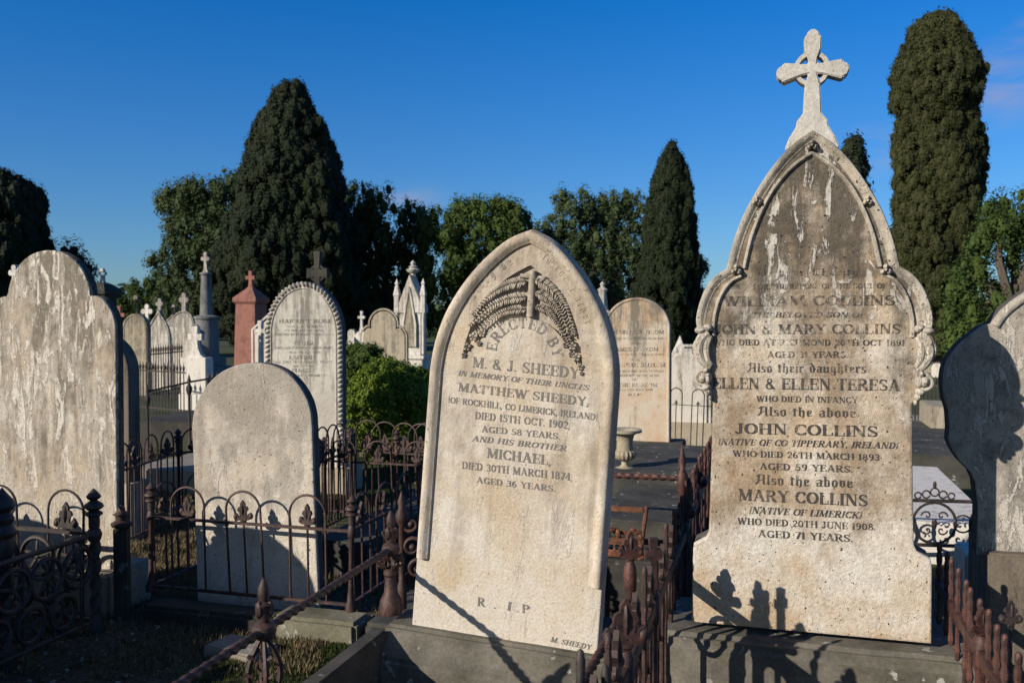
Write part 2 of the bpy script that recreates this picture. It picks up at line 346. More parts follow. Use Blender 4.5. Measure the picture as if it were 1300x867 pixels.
GL = {
 'A': (.86, _d(.13,0,.42,1,0)+_d(.40,1,.70,0,1)+_h(.24,.60,.32)+_s(.13,.02)+_s(.72,.02)),
 'B': (.76, _v(.18)+_c(.34,.76,.24,.22,90,-90)+_h(.18,.34,.98,.05)+_h(.18,.36,.53,.05)+_c(.36,.27,.27,.25,90,-90)+_h(.18,.36,.02,.05)),
 'C': (.76, _c(.42,.5,.31,.48,40,320)+[((.66,.70),(.66,.98),.05,.04),((.66,.02),(.66,.26),.05,.04)]),
 'D': (.82, _v(.18)+_c(.34,.5,.34,.48,90,-90)+_h(.18,.34,.98,.05)+_h(.18,.34,.02,.05)),
 'E': (.70, _v(.18)+_h(.18,.62,.97,.06)+_h(.18,.5,.52,.06)+_h(.18,.64,.03,.06)+[((.62,.74),(.62,.97),.06,.04),((.64,.03),(.64,.28),.06,.04),((.5,.42),(.5,.62),.05,.04)]),
 'F': (.66, _v(.18)+_h(.18,.62,.97,.06)+_h(.18,.5,.52,.06)+[((.62,.74),(.62,.97),.06,.04),((.5,.42),(.5,.62),.05,.04)]),
 'G': (.82, _c(.42,.5,.31,.48,45,330)+_v(.66,0,.42,'t')+[((.66,.72),(.66,.98),.05,.04)]),
 'H': (.88, _v(.18)+_v(.68)+_h(.18,.68,.5)),
 'I': (.36, _v(.18)),
 'J': (.56, _v(.34,.22,1,'t')+_c(.20,.22,.14,.21,0,-170,.14)),
 'K': (.84, _v(.18)+_d(.22,.4,.66,.98,0)+_d(.34,.56,.70,0,1)+_s(.66,.97)+_s(.72,.02)),
 'L': (.68, _v(.18)+_h(.18,.62,.03,.06)+[((.62,.03),(.62,.30),.06,.04)]),
 'M': (1.02,[((.16,0),(.16,1),.07,.05)]+_d(.18,1,.48,.05,1)+_d(.48,.05,.80,1,0)+_v(.82)+_s(.15,.02)+_s(.14,.98)),
 'N': (.86, [((.16,0),(.16,1),.07,.05)]+_d(.18,1,.68,.02,1)+[((.70,0),(.70,1),.07,.05)]+_s(.15,.02)+_s(.12,.98)+_s(.70,.98)),
 'O': (.84, _c(.42,.5,.32,.48,0,360,.18,14)),
 'P': (.74, _v(.18)+_c(.34,.74,.27,.24,90,-90)+_h(.18,.34,.98,.05)+_h(.18,.34,.50,.05)),
 'Q': (.84, _c(.42,.5,.32,.48,0,360,.18,14)+_d(.40,.2,.72,-.12,1)),
 'R': (.82, _v(.18)+_c(.34,.74,.26,.24,90,-90)+_h(.18,.34,.98,.05)+_h(.18,.36,.50,.05)+_d(.38,.5,.68,0,1)+_s(.72,.02)),
 'S': (.66, _c(.33,.74,.21,.23,30,200,.10)+[((.14,.66),(.52,.34),.18,.08)]+_c(.33,.26,.23,.23,20,-150,.10)+[((.55,.74),(.55,.96),.05,.04),((.10,.04),(.10,.28),.05,.04)]),
 'T': (.76, _v(.38,0,1,'b')+_h(.06,.70,.97,.06)+[((.07,.72),(.07,.97),.05,.04),((.69,.72),(.69,.97),.05,.04)]),
 'U': (.84, _v(.18,.25,1,'t')+_c(.42,.26,.25,.25,180,360,.10)+[((.67,.25),(.67,1),.07,.05)]+_s(.67,.98)),
 'V': (.84, _d(.14,1,.42,0,1)+_d(.42,0,.70,1,0)+_s(.13,.98)+_s(.70,.98)),
 'W': (1.16,_d(.14,1,.36,0,1)+_d(.36,0,.58,.95,0)+_d(.54,1,.78,0,1)+_d(.78,0,1.02,1,0)+_s(.13,.98)+_s(1.02,.98)),
 'X': (.84, _d(.16,1,.68,0,1)+_d(.16,0,.66,1,0)+_s(.15,.98)+_s(.68,.98)+_s(.15,.02)+_s(.69,.02)),
 'Y': (.80, _d(.14,1,.42,.46,1)+_d(.42,.46,.68,1,0)+_v(.42,0,.46,'b')+_s(.13,.98)+_s(.68,.98)),
 'Z': (.72, _h(.12,.6,.97,.06)+_d(.6,.97,.12,.03,1)+_h(.12,.62,.03,.06)),
 '0': (.66, _c(.33,.5,.22,.47,0,360,.15,12)), '1': (.44, _v(.22,0,1,'b')+_d(.08,.78,.22,.98,0)),
 '2': (.66, _c(.33,.70,.20,.27,165,-30,.13)+_d(.50,.58,.12,.05,0)+_h(.12,.56,.07,.13)),
 '3': (.64, _c(.30,.74,.19,.23,150,-90,.13)+_c(.30,.27,.22,.25,90,-150,.14)),
 '4': (.66, _v(.44,0,1,'b')+_d(.44,1,.08,.30,0)+_h(.08,.60,.28)), '5': (.64, _h(.18,.54,.95,.09)+_d(.18,.95,.16,.58,0)+_c(.30,.32,.23,.30,120,-150,.14)),
 '6': (.66, _c(.33,.28,.20,.26,0,360,.13)+_c(.46,.45,.34,.52,100,190,.14)), '7': (.62, _h(.10,.54,.95,.09)+_d(.54,.95,.26,0,1)),
 '8': (.66, _c(.33,.75,.18,.22,0,360,.12)+_c(.33,.27,.22,.25,0,360,.13)), '9': (.66, _c(.33,.72,.20,.26,0,360,.13)+_c(.20,.55,.34,.52,-80,10,.14)),
 '.': (.26, [((.12,.06),(.12,.09),.13,.1)]), ',': (.26, [((.13,.08),(.08,-.12),.11,.07)]), ';': (.28, [((.13,.08),(.08,-.12),.11,.07),((.13,.46),(.13,.48),.12,.08)]),
 "'": (.2, [((.1,.8),(.1,.98),.08,.05)]), '&': (.80, _c(.33,.77,.15,.19,0,360,.09)+_c(.32,.27,.22,.25,90,360,.12)+_d(.24,.66,.66,0,1)),
 '{': (.34, [((.24,1.05),(.14,.9),.06,.05),((.14,.9),(.20,.6),.07,.05),((.20,.6),(.08,.45),.06,.05),((.08,.45),(.20,.3),.06,.05),((.20,.3),(.14,.05),.07,.05),((.14,.05),(.24,-.1),.06,.05)]),
 '}': (.34, [((.08,1.05),(.18,.9),.06,.05),((.18,.9),(.12,.6),.07,.05),((.12,.6),(.24,.45),.06,.05),((.24,.45),(.12,.3),.06,.05),((.12,.3),(.18,.05),.07,.05),((.18,.05),(.08,-.1),.06,.05)]),
 ' ': (.40, []),
}
def _st(x, a, b): # black-letter stem with lozenge feet
    return [((x, a+.07), (x, b-.07), .13, .03), ((x-.05, b-.04), (x+.07, b-.12), .10, .05), ((x-.06, a+.12), (x+.07, a+.02), .10, .05)]
X = .66
BL = {
 'a': (.52, _st(.38,0,X)+[((.14,.10),(.14,.30),.11,.04),((.14,.32),(.36,.40),.05,.05),((.12,X-.08),(.36,X-.02),.07,.06),((.14,.06),(.30,.0),.08,.05)]),
 'b': (.52, _st(.15,0,1)+[((.38,.10),(.38,X-.1),.13,.04),((.17,X-.08),(.36,X-.02),.06,.06),((.17,.02),(.36,.08),.07,.06)]),
 'd': (.52, [((.14,.10),(.14,X-.1),.13,.04),((.38,.08),(.38,.6),.13,.04),((.38,.6),(.16,.98),.12,.05),((.16,X-.06),(.36,X-.04),.05,.06),((.16,.04),(.36,.04),.06,.07)]),
 'e': (.46, [((.14,.10),(.14,X-.1),.13,.04),((.16,X-.06),(.36,X-.10),.07,.06),((.36,X-.1),(.34,.40),.10,.04),((.34,.38),(.16,.30),.04,.05),((.16,.04),(.38,.10),.07,.07)]),
 'g': (.52, [((.14,.14),(.14,X-.1),.13,.04),((.38,-.18),(.38,X-.06),.13,.04),((.16,X-.05),(.38,X-.05),.06,.07),((.16,.10),(.36,.10),.05,.06),((.12,-.18),(.36,-.26),.07,.06)]),
 'h': (.54, _st(.15,0,1)+[((.40,.0),(.40,X-.12),.13,.04),((.17,X-.12),(.38,X-.02),.06,.06),((.40,.0),(.32,-.14),.07,.04)]),
 'i': (.28, _st(.14,0,X)+[((.13,.84),(.16,.90),.09,.06)]), 'l': (.28, _st(.14,0,1)),
 'n': (.54, _st(.14,0,X)+_st(.40,0,X)+[((.16,X-.14),(.38,X-.03),.05,.06)]), 'u': (.54, _st(.14,0,X)+_st(.40,0,X)+[((.16,.04),(.38,.14),.05,.06)]),
 'o': (.50, [((.13,.10),(.13,X-.1),.13,.04),((.37,.10),(.37,X-.1),.13,.04),((.15,X-.10),(.30,X-.0),.07,.06),((.30,X),(.37,X-.12),.07,.05),((.15,.08),(.22,.0),.07,.05),((.22,.0),(.37,.10),.07,.06)]),
 'r': (.42, _st(.14,0,X)+[((.16,X-.14),(.32,X-.02),.05,.06),((.32,X-.02),(.36,X-.14),.10,.05)]),
 's': (.44, [((.14,.36),(.14,X-.08),.11,.04),((.14,X-.06),(.34,X-.08),.08,.07),((.14,.38),(.33,.28),.07,.07),((.33,.08),(.33,.28),.11,.04),((.10,.05),(.33,.05),.07,.07)]),
 't': (.36, _st(.16,0,.86)+[((.06,X-.03),(.32,X-.03),.05,.06)]), 'v': (.50, [((.14,.12),(.14,X),.13,.05),((.37,.16),(.37,X-.08),.13,.04),((.16,X-.12),(.34,X-.02),.05,.06),((.14,.14),(.26,.0),.06,.05),((.26,.0),(.37,.16),.06,.05)]),
 'y': (.50, [((.14,.12),(.14,X),.13,.05),((.37,-.10),(.37,X-.04),.13,.04),((.14,.12),(.34,.04),.06,.05),((.37,-.10),(.12,-.26),.06,.05)]),
 'c': (.44, [((.14,.10),(.14,X-.1),.13,.04),((.16,X-.05),(.36,X-.12),.08,.07),((.16,.04),(.38,.10),.07,.07)]),
 'A': (.80, [((.62,.05),(.62,.92),.14,.04),((.62,.92),(.30,.98),.09,.06),((.30,.98),(.26,.30),.11,.04),((.26,.30),(.08,.04),.10,.05),((.26,.42),(.60,.46),.04,.05),((.62,.04),(.72,.0),.07,.05),((.12,.80),(.28,.92),.07,.05)]),
 'G': (.80, [((.22,.12),(.22,.82),.15,.04),((.22,.86),(.60,.96),.08,.07),((.24,.06),(.56,.04),.08,.08),((.60,.10),(.60,.52),.14,.04),((.60,.54),(.42,.48),.06,.06),((.42,.3),(.42,.9),.04,.04)]),
 'F': (.76, [((.24,-.05),(.24,.82),.15,.04),((.12,.84),(.66,.96),.08,.08),((.24,.46),(.52,.52),.06,.07),((.24,.0),(.1,-.1),.08,.05)]),
 'O': (.80, [((.20,.14),(.20,.82),.15,.04),((.62,.14),(.62,.82),.14,.04),((.20,.86),(.60,.94),.08,.07),((.22,.08),(.60,.06),.08,.07),((.41,.2),(.41,.8),.03,.04)]),
 'C': (.74, [((.22,.12),(.22,.82),.15,.04),((.22,.86),(.62,.94),.08,.07),((.24,.06),(.60,.10),.08,.08),((.42,.2),(.42,.85),.04,.04)]),
 ' ': (.36, []),
}
_lay = [0]
def _hull(pts):
    pts = sorted(set((round(a, 6), round(b, 6)) for a, b in pts))
    def half(ps):
        r = []
        for p in ps:
            while len(r) >= 2 and (r[-1][0]-r[-2][0])*(p[1]-r[-2][1]) - (r[-1][1]-r[-2][1])*(p[0]-r[-2][0]) <= 1e-12: r.pop()
            r.append(p)
        return r
    a = half(pts); b = half(pts[::-1]); return a[:-1] + b[:-1]
def glyph_to(mb, g, xf, y0=-.0012):
    """strokes of one glyph through xf(gx, gz) -> (x, z)"""
    for (p, q, w_, t_) in g:
        pts = [(c[0]+sx*w_*.51, c[1]+sz*t_*.55) for c in (p, q) for sx in (-1, 1) for sz in (-1, 1)]
        hp = [xf(*c) for c in _hull(pts)]
        if len(hp) < 3: continue
        _lay[0] += 1; yy = y0 - .00004*(_lay[0] % 13); n = len(hp)
        mb.add([(x, yy, z) for x, z in hp] + [(x, y0+.0022, z) for x, z in hp], [tuple(range(n))] + [(i, (i+1) % n, n+(i+1) % n, n+i) for i in range(n)])
def text_line(mb, fr, s, p0, p1, cap, bl=False, italic=0.0, y=-.0012, small=None):
    """s between two photo points on the face of frame fr; cap = capital height in photo pixels"""
    a = Vector(fr.loc(*p0)); b = Vector(fr.loc(*p1)); top = Vector(fr.loc(p0[0], p0[1]-cap)); H = (top - a).length
    d = (b-a); W = d.length; d.normalize(); up = Vector((-d.y, d.x))
    F_ = BL if bl else GL
    adv = sum(F_.get(c, GL.get(c, (.4, [])))[0]*(small.get(c, 1) if small else 1) for c in s); kx = W/adv; x = 0
    for c in s:
        aw, g = F_.get(c, GL.get(c, (.4, [])))
        def xf(gx, gz, x=x): 
            q = a + d*((x + gx)*kx + italic*gz*H) + up*(gz*H); return (q.x, q.y)
        glyph_to(mb, g, xf, y); x += aw
def text_arc(mb, pts, s, H, bl=False, y=-.0012, t0=0, t1=1):
    """s along a local polyline"""
    F_ = BL if bl else GL; pts = [Vector(p) for p in pts]
    seg = [0]
    for i in range(1, len(pts)): seg.append(seg[-1] + (pts[i]-pts[i-1]).length)
    T = seg[-1]; adv = sum(F_.get(c, GL.get(c, (.4, [])))[0] for c in s); kx = T*(t1-t0)/adv; x = 0
    for c in s:
        aw, g = F_.get(c, GL.get(c, (.4, [])))
        m = T*t0 + (x + aw/2)*kx; i = 1
        while i < len(seg)-1 and seg[i] < m: i += 1
        f = (m - seg[i-1])/(seg[i]-seg[i-1]); o = pts[i-1].lerp(pts[i], f); d = (pts[i]-pts[i-1]).normalized(); up = Vector((-d.y, d.x))
        def xf(gx, gz, o=o, d=d, up=up, aw=aw):
            q = o + d*((gx - aw/2)*min(kx, H*1.15)) + up*(gz*H); return (q.x, q.y)
        glyph_to(mb, g, xf, y); x += aw

# ---------------------------------------------------------------- shapes in the face plane
def smooth_path(pts, n=4, sharp=()):
    """Catmull-Rom through pts; indices in sharp stay corners"""
    out = []; m = len(pts)
    for i in range(m-1):
        p0 = pts[i-1] if i > 0 and i not in sharp else pts[i]; p1 = pts[i]; p2 = pts[i+1]
        p3 = pts[i+2] if i+2 < m and (i+1) not in sharp else pts[i+1]
        for k in range(n):
            t = k/n
            out.append(tuple(.5*((2*p1[j]) + (-p0[j]+p2[j])*t + (2*p0[j]-5*p1[j]+4*p2[j]-p3[j])*t*t + (-p0[j]+3*p1[j]-3*p2[j]+p3[j])*t**3) for j in (0, 1)))
    out.append(tuple(pts[-1])); return out
def mirror(right):
    """right half from the axis outwards -> full outline starting at left foot"""
    l = [(-x, z) for x, z in right if abs(x) > 1e-5]
    return l[::-1] + list(right)
def arc(cx, cz, r, a0, a1, n=12, rz=None):
    rz = rz or r
    return [(cx + r*math.cos(RAD(a0+(a1-a0)*i/n)), cz + rz*math.sin(RAD(a0+(a1-a0)*i/n))) for i in range(n+1)]
def slab(mb, out, t, holes=(), depth=.02, y0=0.0, cham=.006):
    """thick slab with eased front edge and sunk panels"""
    n = len(out)
    def nrm(pts):
        r = []; m = len(pts); area = sum(pts[i][0]*pts[(i+1) % m][1]-pts[(i+1) % m][0]*pts[i][1] for i in range(m)); s = 1 if area > 0 else -1
        for i in range(m):
            a = Vector(pts[i])-Vector(pts[i-1]); b = Vector(pts[(i+1) % m])-Vector(pts[i])
            na = Vector((-a.y, a.x)); nb = Vector((-b.y, b.x))
            na = na.normalized() if na.length else na; nb = nb.normalized() if nb.length else nb
            v = na + nb; v = v.normalized() if v.length > 1e-6 else na
            r.append(v*s/max(.5, v.dot(na) if na.length else 1))
        return r
    nn = nrm(out); inn = [(x+nn[i].x*cham, z+nn[i].y*cham) for i, (x, z) in enumerate(out)]
    polys = [inn] + [list(h) for h in holes]
    tri = geometry.tessellate_polygon([[Vector((x, z, 0)) for x, z in p] for p in polys])
    flat = [q for p in polys for q in p]
    mb.add([(x, y0, z) for x, z in flat], [tuple(t_) for t_ in tri])
    b = [(x, y0, z) for x, z in inn] + [(x, y0+cham*.4, z) for x, z in [((p[0]+q[0])/2*1.0, (p[1]+q[1])/2) for p, q in zip(inn, out)]]
    ring = [(inn, y0), ([((p[0]*.3+q[0]*.7), (p[1]*.3+q[1]*.7)) for p, q in zip(inn, out)], y0+cham*.3), (out, y0+cham), (out, y0+t)]
    vs = [(x, y, z) for pts, y in ring for x, z in pts]
    fs = [(k*n+i, k*n+(i+1) % n, (k+1)*n+(i+1) % n, (k+1)*n+i) for k in range(3) for i in range(n)]
    mb.add(vs, fs)
    tb = geometry.tessellate_polygon([[Vector((x, z, 0)) for x, z in out]]); mb.add([(x, y0+t, z) for x, z in out], [tuple(t_[::-1]) for t_ in tb])
    for h in holes:
        m = len(h); mb.add([(x, y0, z) for x, z in h] + [(x, y0+depth, z) for x, z in h], [(i, (i+1) % m, m+(i+1) % m, m+i) for i in range(m)])
        th = geometry.tessellate_polygon([[Vector((x, z, 0)) for x, z in h]]); mb.add([(x, y0+depth, z) for x, z in h], [tuple(t_) for t_ in th])
    return mb
def sweep(mb, path, prof, inward=1):
    """moulding: prof [(s, y)] (s measured to the right-hand side of travel * inward) swept along a face-plane path with mitres"""
    m = len(path); k = len(prof); vs = []
    for i in range(m):
        a = (Vector(path[i])-Vector(path[i-1])).normalized() if i else None
        b = (Vector(path[i+1])-Vector(path[i])).normalized() if i < m-1 else None
        if a is None: a = b
        if b is None: b = a
        na = Vector((a.y, -a.x)); nb = Vector((b.y, -b.x)); v = (na+nb).normalized(); v = v/max(.45, v.dot(na))*inward
        for s, y in prof: vs.append((path[i][0]+v.x*s, y, path[i][1]+v.y*s))
    fs = [(i*k+j, i*k+j+1, (i+1)*k+j+1, (i+1)*k+j) for i in range(m-1) for j in range(k-1)]
    fs += [tuple(range(k)), tuple(range((m-1)*k, m*k))[::-1]]
    return mb.add(vs, fs)
def roll(w_, h, n=6, y0=0.0, s0=0.0):
    """half-round profile"""
    return [(s0 + w_*(1-math.cos(math.pi*i/n))/2, y0 - h*math.sin(math.pi*i/n)) for i in range(n+1)]

# ================================================================ MATERIALS
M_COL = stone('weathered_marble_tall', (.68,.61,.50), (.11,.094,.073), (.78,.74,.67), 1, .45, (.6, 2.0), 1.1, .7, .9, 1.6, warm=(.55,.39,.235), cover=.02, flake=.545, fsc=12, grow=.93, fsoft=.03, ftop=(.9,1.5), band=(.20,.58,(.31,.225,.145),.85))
M_COLM = stone('weathered_marble_moulding', (.50,.44,.35), (.16,.14,.11), (.64,.59,.51), 1, .42, (.6, 2.4), .6, .5, .9, 1.2, cover=-.01, side=0)
M_SHE = stone('cream_marble', (.64,.57,.47), (.30,.245,.19), (.70,.66,.59), 2, .62, (.3, 2.1), .40, .35, .4, .8, warm=(.56,.45,.31), cover=.0, grow=.75, foot=(.1,.5,.8), side=0, band=(.15,.7,(.47,.39,.30),.35))
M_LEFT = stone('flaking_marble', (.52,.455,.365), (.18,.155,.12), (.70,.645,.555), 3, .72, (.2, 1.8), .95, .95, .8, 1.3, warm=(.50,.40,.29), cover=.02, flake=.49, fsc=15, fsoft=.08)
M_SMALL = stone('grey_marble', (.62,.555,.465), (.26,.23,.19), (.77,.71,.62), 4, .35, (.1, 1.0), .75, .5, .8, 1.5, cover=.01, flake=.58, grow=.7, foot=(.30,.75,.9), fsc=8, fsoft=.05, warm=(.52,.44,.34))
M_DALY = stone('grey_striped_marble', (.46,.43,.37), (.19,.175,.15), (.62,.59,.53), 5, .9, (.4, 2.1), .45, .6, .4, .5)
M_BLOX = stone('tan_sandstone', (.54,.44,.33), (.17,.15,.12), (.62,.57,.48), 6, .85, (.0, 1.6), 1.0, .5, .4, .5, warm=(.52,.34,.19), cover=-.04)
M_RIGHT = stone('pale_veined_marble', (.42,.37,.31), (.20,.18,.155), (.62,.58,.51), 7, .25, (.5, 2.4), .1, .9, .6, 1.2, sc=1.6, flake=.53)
M_WHITE = stone('white_marble', (.68,.64,.57), (.28,.25,.21), (.74,.71,.66), 8, .75, (.0, 1.6), .5, .5, .3, .4, cover=-.03, side=0)
M_WHITE2 = stone('greyed_marble', (.56,.52,.45), (.18,.165,.14), (.68,.64,.58), 9, .8, (.2, 1.8), .7, .5, .4, .6, sc=1.3, cover=.01, side=0)
M_SAND = stone('brown_sandstone', (.36,.31,.22), (.12,.105,.08), (.46,.41,.32), 10, .6, (0, 2), .6, .3, .3, .6, side=0)
M_BASE = stone('tooled_sandstone', (.17,.14,.11), (.08,.07,.055), (.22,.18,.14), 12, .8, (0, 1), .2, .2, .3, .8, side=0)
M_PINK = stone('pink_granite', (.30,.13,.10), (.16,.07,.06), (.36,.18,.14), 11, .3, (0, 3), .2, .2, .1, .3, side=0)
M_GREY = stone('grey_granite', (.20,.20,.20), (.09,.09,.09), (.27,.27,.27), 13, .4, (0, 4), .3, .2, .2, .3, side=0)
M_DARKST = bluestone('dark_basalt', (.030,.028,.025), (.06,.055,.048), .3, .2, 3)
M_BLUE = bluestone('bluestone', (.085,.078,.062), (.20,.18,.145), .9, .15, 1)
M_BLUE2 = bluestone('bluestone_slab', (.035,.035,.031), (.09,.085,.075), .8, .25, 5)
M_MOSS = bluestone('mossy_kerb', (.12,.115,.075), (.24,.22,.16), .9, .5, 7)
M_CONC = bluestone('pale_concrete', (.22,.20,.165), (.32,.29,.24), .3, .1, 9)
M_CROSS = stone('pale_cross_marble', (.47,.44,.39), (.26,.24,.20), (.66,.64,.59), 4, .6, (1.8, 3.0), .1, .5, .4, .7, cover=-.03, side=0)
M_LETC = lead('lettering_worn', (.026,.023,.021), .33, .53, 4, 10, top=(.85, 1.35, .10), alpha=.92)
M_LETS = lead('lettering_grey', (.095,.088,.080), .31, .50, 2, 10, top=(1.0, 1.45, .10), alpha=.88)
M_LETD = lead('lettering_faint', (.06,.055,.05), .44, .54, 3, 12, alpha=.8)
M_CARVE = stone('carved_marble', (.62,.55,.45), (.24,.20,.16), (.58,.52,.44), 2, .5, (0, 3), .1, .3, .9, .7, side=0)
M_RUST = rust('rusty_iron', (.022,.012,.010), (.070,.032,.025))
M_RUSTR = rust('red_rusty_iron', (.032,.014,.011), (.090,.034,.024), seed=3)
M_RUSTO = rust('orange_rust', (.07,.024,.010), (.19,.065,.024), seed=6)
M_IRON = rust('dark_iron', (.018,.014,.012), (.05,.035,.03), seed=9)
def ground_mat():
    m, nt, b = mat_new('ground_soil'); lk = nt.links.new
    tc = N(nt, 'TexCoord').outputs['Object']
    n = noise_n(nt, tc, .7, 6, .65); f = noise_n(nt, tc, 30, 6, .75); g = noise_n(nt, tc, 3, 5, .6)
    sp = N(nt, 'SeparateXYZ'); lk(tc, sp.inputs[0])
    far = N(nt, 'MapRange'); far.inputs['From Min'].default_value = 5; far.inputs['From Max'].default_value = 8; lk(sp.outputs['Y'], far.inputs['Value'])
    soil = mix(nt, ramp(nt, f, [(.38, 0), (.66, 1)]), (.022,.017,.012), (.10,.078,.05))
    grass = mix(nt, ramp(nt, f, [(.38, 0), (.66, 1)]), (.018,.030,.007), (.075,.095,.024))
    k = math_n(nt, 'ADD', math_n(nt, 'MULTIPLY', far.outputs[0], .45), math_n(nt, 'SUBTRACT', g, .45))
    col = mix(nt, ramp(nt, k, [(.0, 0), (.18, 1)]), soil, grass)
    col = mix(nt, ramp(nt, n, [(.55, 0), (.75, .6)]), col, (.16,.13,.06))
    lk(col, b.inputs['Base Color']); b.inputs['Roughness'].default_value = .95
    bp = N(nt, 'Bump'); bp.inputs['Strength'].default_value = .9; bp.inputs['Distance'].default_value = .03; lk(f, bp.inputs['Height']); lk(bp.outputs[0], b.inputs['Normal'])
    return m
M_GROUND = ground_mat()

# ================================================================ SETTING
def gz(x, y): return .03*noise.noise(Vector((x*.9, y*.9, 0))) + .012*noise.noise(Vector((x*5, y*5, 3)))
def ground():
    xs = sorted(set([-900,-300,-120,-60,-35,-22] + [round(-14+i*.14, 3) for i in range(201)] + [22,35,60,120,300,900]))
    ys = sorted(set([-300,-60,-20,-6] + [round(-2+i*.12, 3) for i in range(150)] + [18,22,30,45,70,120,300,1500]))
    vs = [(x, y, gz(x, y) if abs(x) < 14 and -2 < y < 16 else 0) for y in ys for x in xs]; n = len(xs)
    fs = [(j*n+i, j*n+i+1, (j+1)*n+i+1, (j+1)*n+i) for j in range(len(ys)-1) for i in range(n-1)]
    mb = MB(); mb.add(vs, fs); tag(mb.build('ground', M_GROUND), 'grassy cemetery ground with bare soil and litter', kind='structure')
ground()
pm = MB(); a = G(380, 562, .045); 
pv = [(-14, 10.3), (14, 13.4), (14, 15.2), (-14, 12.1)]
pm.add([(x, y, z) for z in (-.05, .045) for x, y in pv], [(4,5,6,7), (0,1,5,4), (1,2,6,5), (2,3,7,6), (3,0,4,7)])
tag(pm.build('path', M_CONC, smooth=False), 'pale path crossing the cemetery behind the graves', kind='structure')

def block(name, label, cat, fr, x0, x1, y0, y1, z0, z1, mat, bev=.012, group=None, cham=0, parent=None, rough=.004, seed=1):
    """worn stone block in frame fr (origin on the ground)"""
    bm = bmesh.new(); bmesh.ops.create_cube(bm, size=1)
    for v in bm.verts:
        v.co = Vector((x0 if v.co.x < 0 else x1, y0 if v.co.y < 0 else y1, z0 if v.co.z < 0 else z1))
    if cham:
        e = [e for e in bm.edges if all(abs(v.co.z-z1) < 1e-6 and abs(v.co.y-y0) < 1e-6 for v in e.verts)]
        bmesh.ops.bevel(bm, geom=e, offset=cham, segments=1, affect='EDGES')
    bmesh.ops.bevel(bm, geom=[e for e in bm.edges if e.calc_face_angle(0) > RAD(20)], offset=bev, segments=2, affect='EDGES')
    bmesh.ops.subdivide_edges(bm, edges=[e for e in bm.edges if e.calc_length() > .3], cuts=5, use_grid_fill=True)
    for v in bm.verts:
        v.co += noise.noise_vector(v.co*7 + Vector((seed*3.1, 0, 0)))*rough
    for f in bm.faces: f.smooth = True
    for e in bm.edges:
        if e.calc_face_angle(0) > RAD(35): e.smooth = False
    me = bpy.data.meshes.new(name); bm.to_mesh(me); bm.free()
    o = mesh_obj(name, me, mat, parent)
    if parent is None: o.matrix_world = fr.m; tag(o, label, cat, group)
    return o
def frame_at(px, py, D, yaw=YAW, roll=0, lean=0, z=None):
    p = P(px, py, D)
    return Frame(Vector((p.x, p.y, p.z if z is None else z)), yaw, roll, lean)

# ================================================================ CAST IRON PARTS (shared meshes)
def hoop_mesh(w_, zb, zt, r=.0065, n=6):
    mb = MB(); a = [(-w_/2, 0, zb), (-w_/2, 0, zt-w_/2)] + [(w_/2*math.cos(RAD(180-180*i/14)), 0, zt-w_/2 + w_/2*math.sin(RAD(180*i/14))) for i in range(1, 14)] + [(w_/2, 0, zt-w_/2), (w_/2, 0, zb)]
    mb.tube(a, r, n); return mb
def fleur(mb, c, h, t=.014, rot=0):
    """three lobed cast fleur standing on point c; rot turns it about its upright"""
    x0, y0, z0 = c; s = h
    ol = [(.10,0),(.10,.16),(.22,.14),(.36,.20),(.42,.34),(.34,.46),(.24,.42),(.22,.34),(.14,.36),(.16,.50),(.24,.58),(.20,.70),(.10,.74),(.11,.84),(0,1)]
    o = [(x*s, z*s) for x, z in ol] + [(-x*s, z*s) for x, z in ol[::-1][1:]]
    k = MB(); k.prism(o, -t/2, t/2); k.blob((0, 0, .12*s), (.16*s, .14*s, .05*s)); k.blob((0, 0, .60*s), (.07*s, .11*s, .32*s))
    for sx in (-1, 1): k.blob((.33*s*sx, 0, .30*s), (.10*s, .10*s, .13*s))
    cs, sn = math.cos(rot), math.sin(rot)
    mb.add([(x0+x*cs-y*sn, y0+x*sn+y*cs, z0+z) for x, y, z in k.v], k.f)
SPIKE = [(.000,1.0),(.012,.93),(.030,.80),(.026,.74),(.014,.70),(.020,.66),(.036,.60),(.040,.52),(.028,.46),(.018,.43),(.034,.38),(.036,.33),(.022,.28),(.022,0)]
def cast_post(mb, h, zr, r=.016, fin=.17, base=True, n=10, c=(0,0,0)):
    k = fin
    pr = [(r*1.0, 0)] 
    if base: pr = [(r*2.2, 0), (r*2.2, .03), (r*1.5, .05), (r*1.2, .10), (r, .14)]
    pr += [(r, zr-.04), (r*1.5, zr-.03), (r*1.9, zr), (r*1.5, zr+.025), (r*.95, zr+.035)]
    top = [(a*k/.17*1.0+.001, zr+.035 + (1-0)*b*k) for a, b in SPIKE[::-1]]
    pr += top; mb.lathe(pr, n, c)
def place_iron(name, label, cat, a, b, **kw): pass

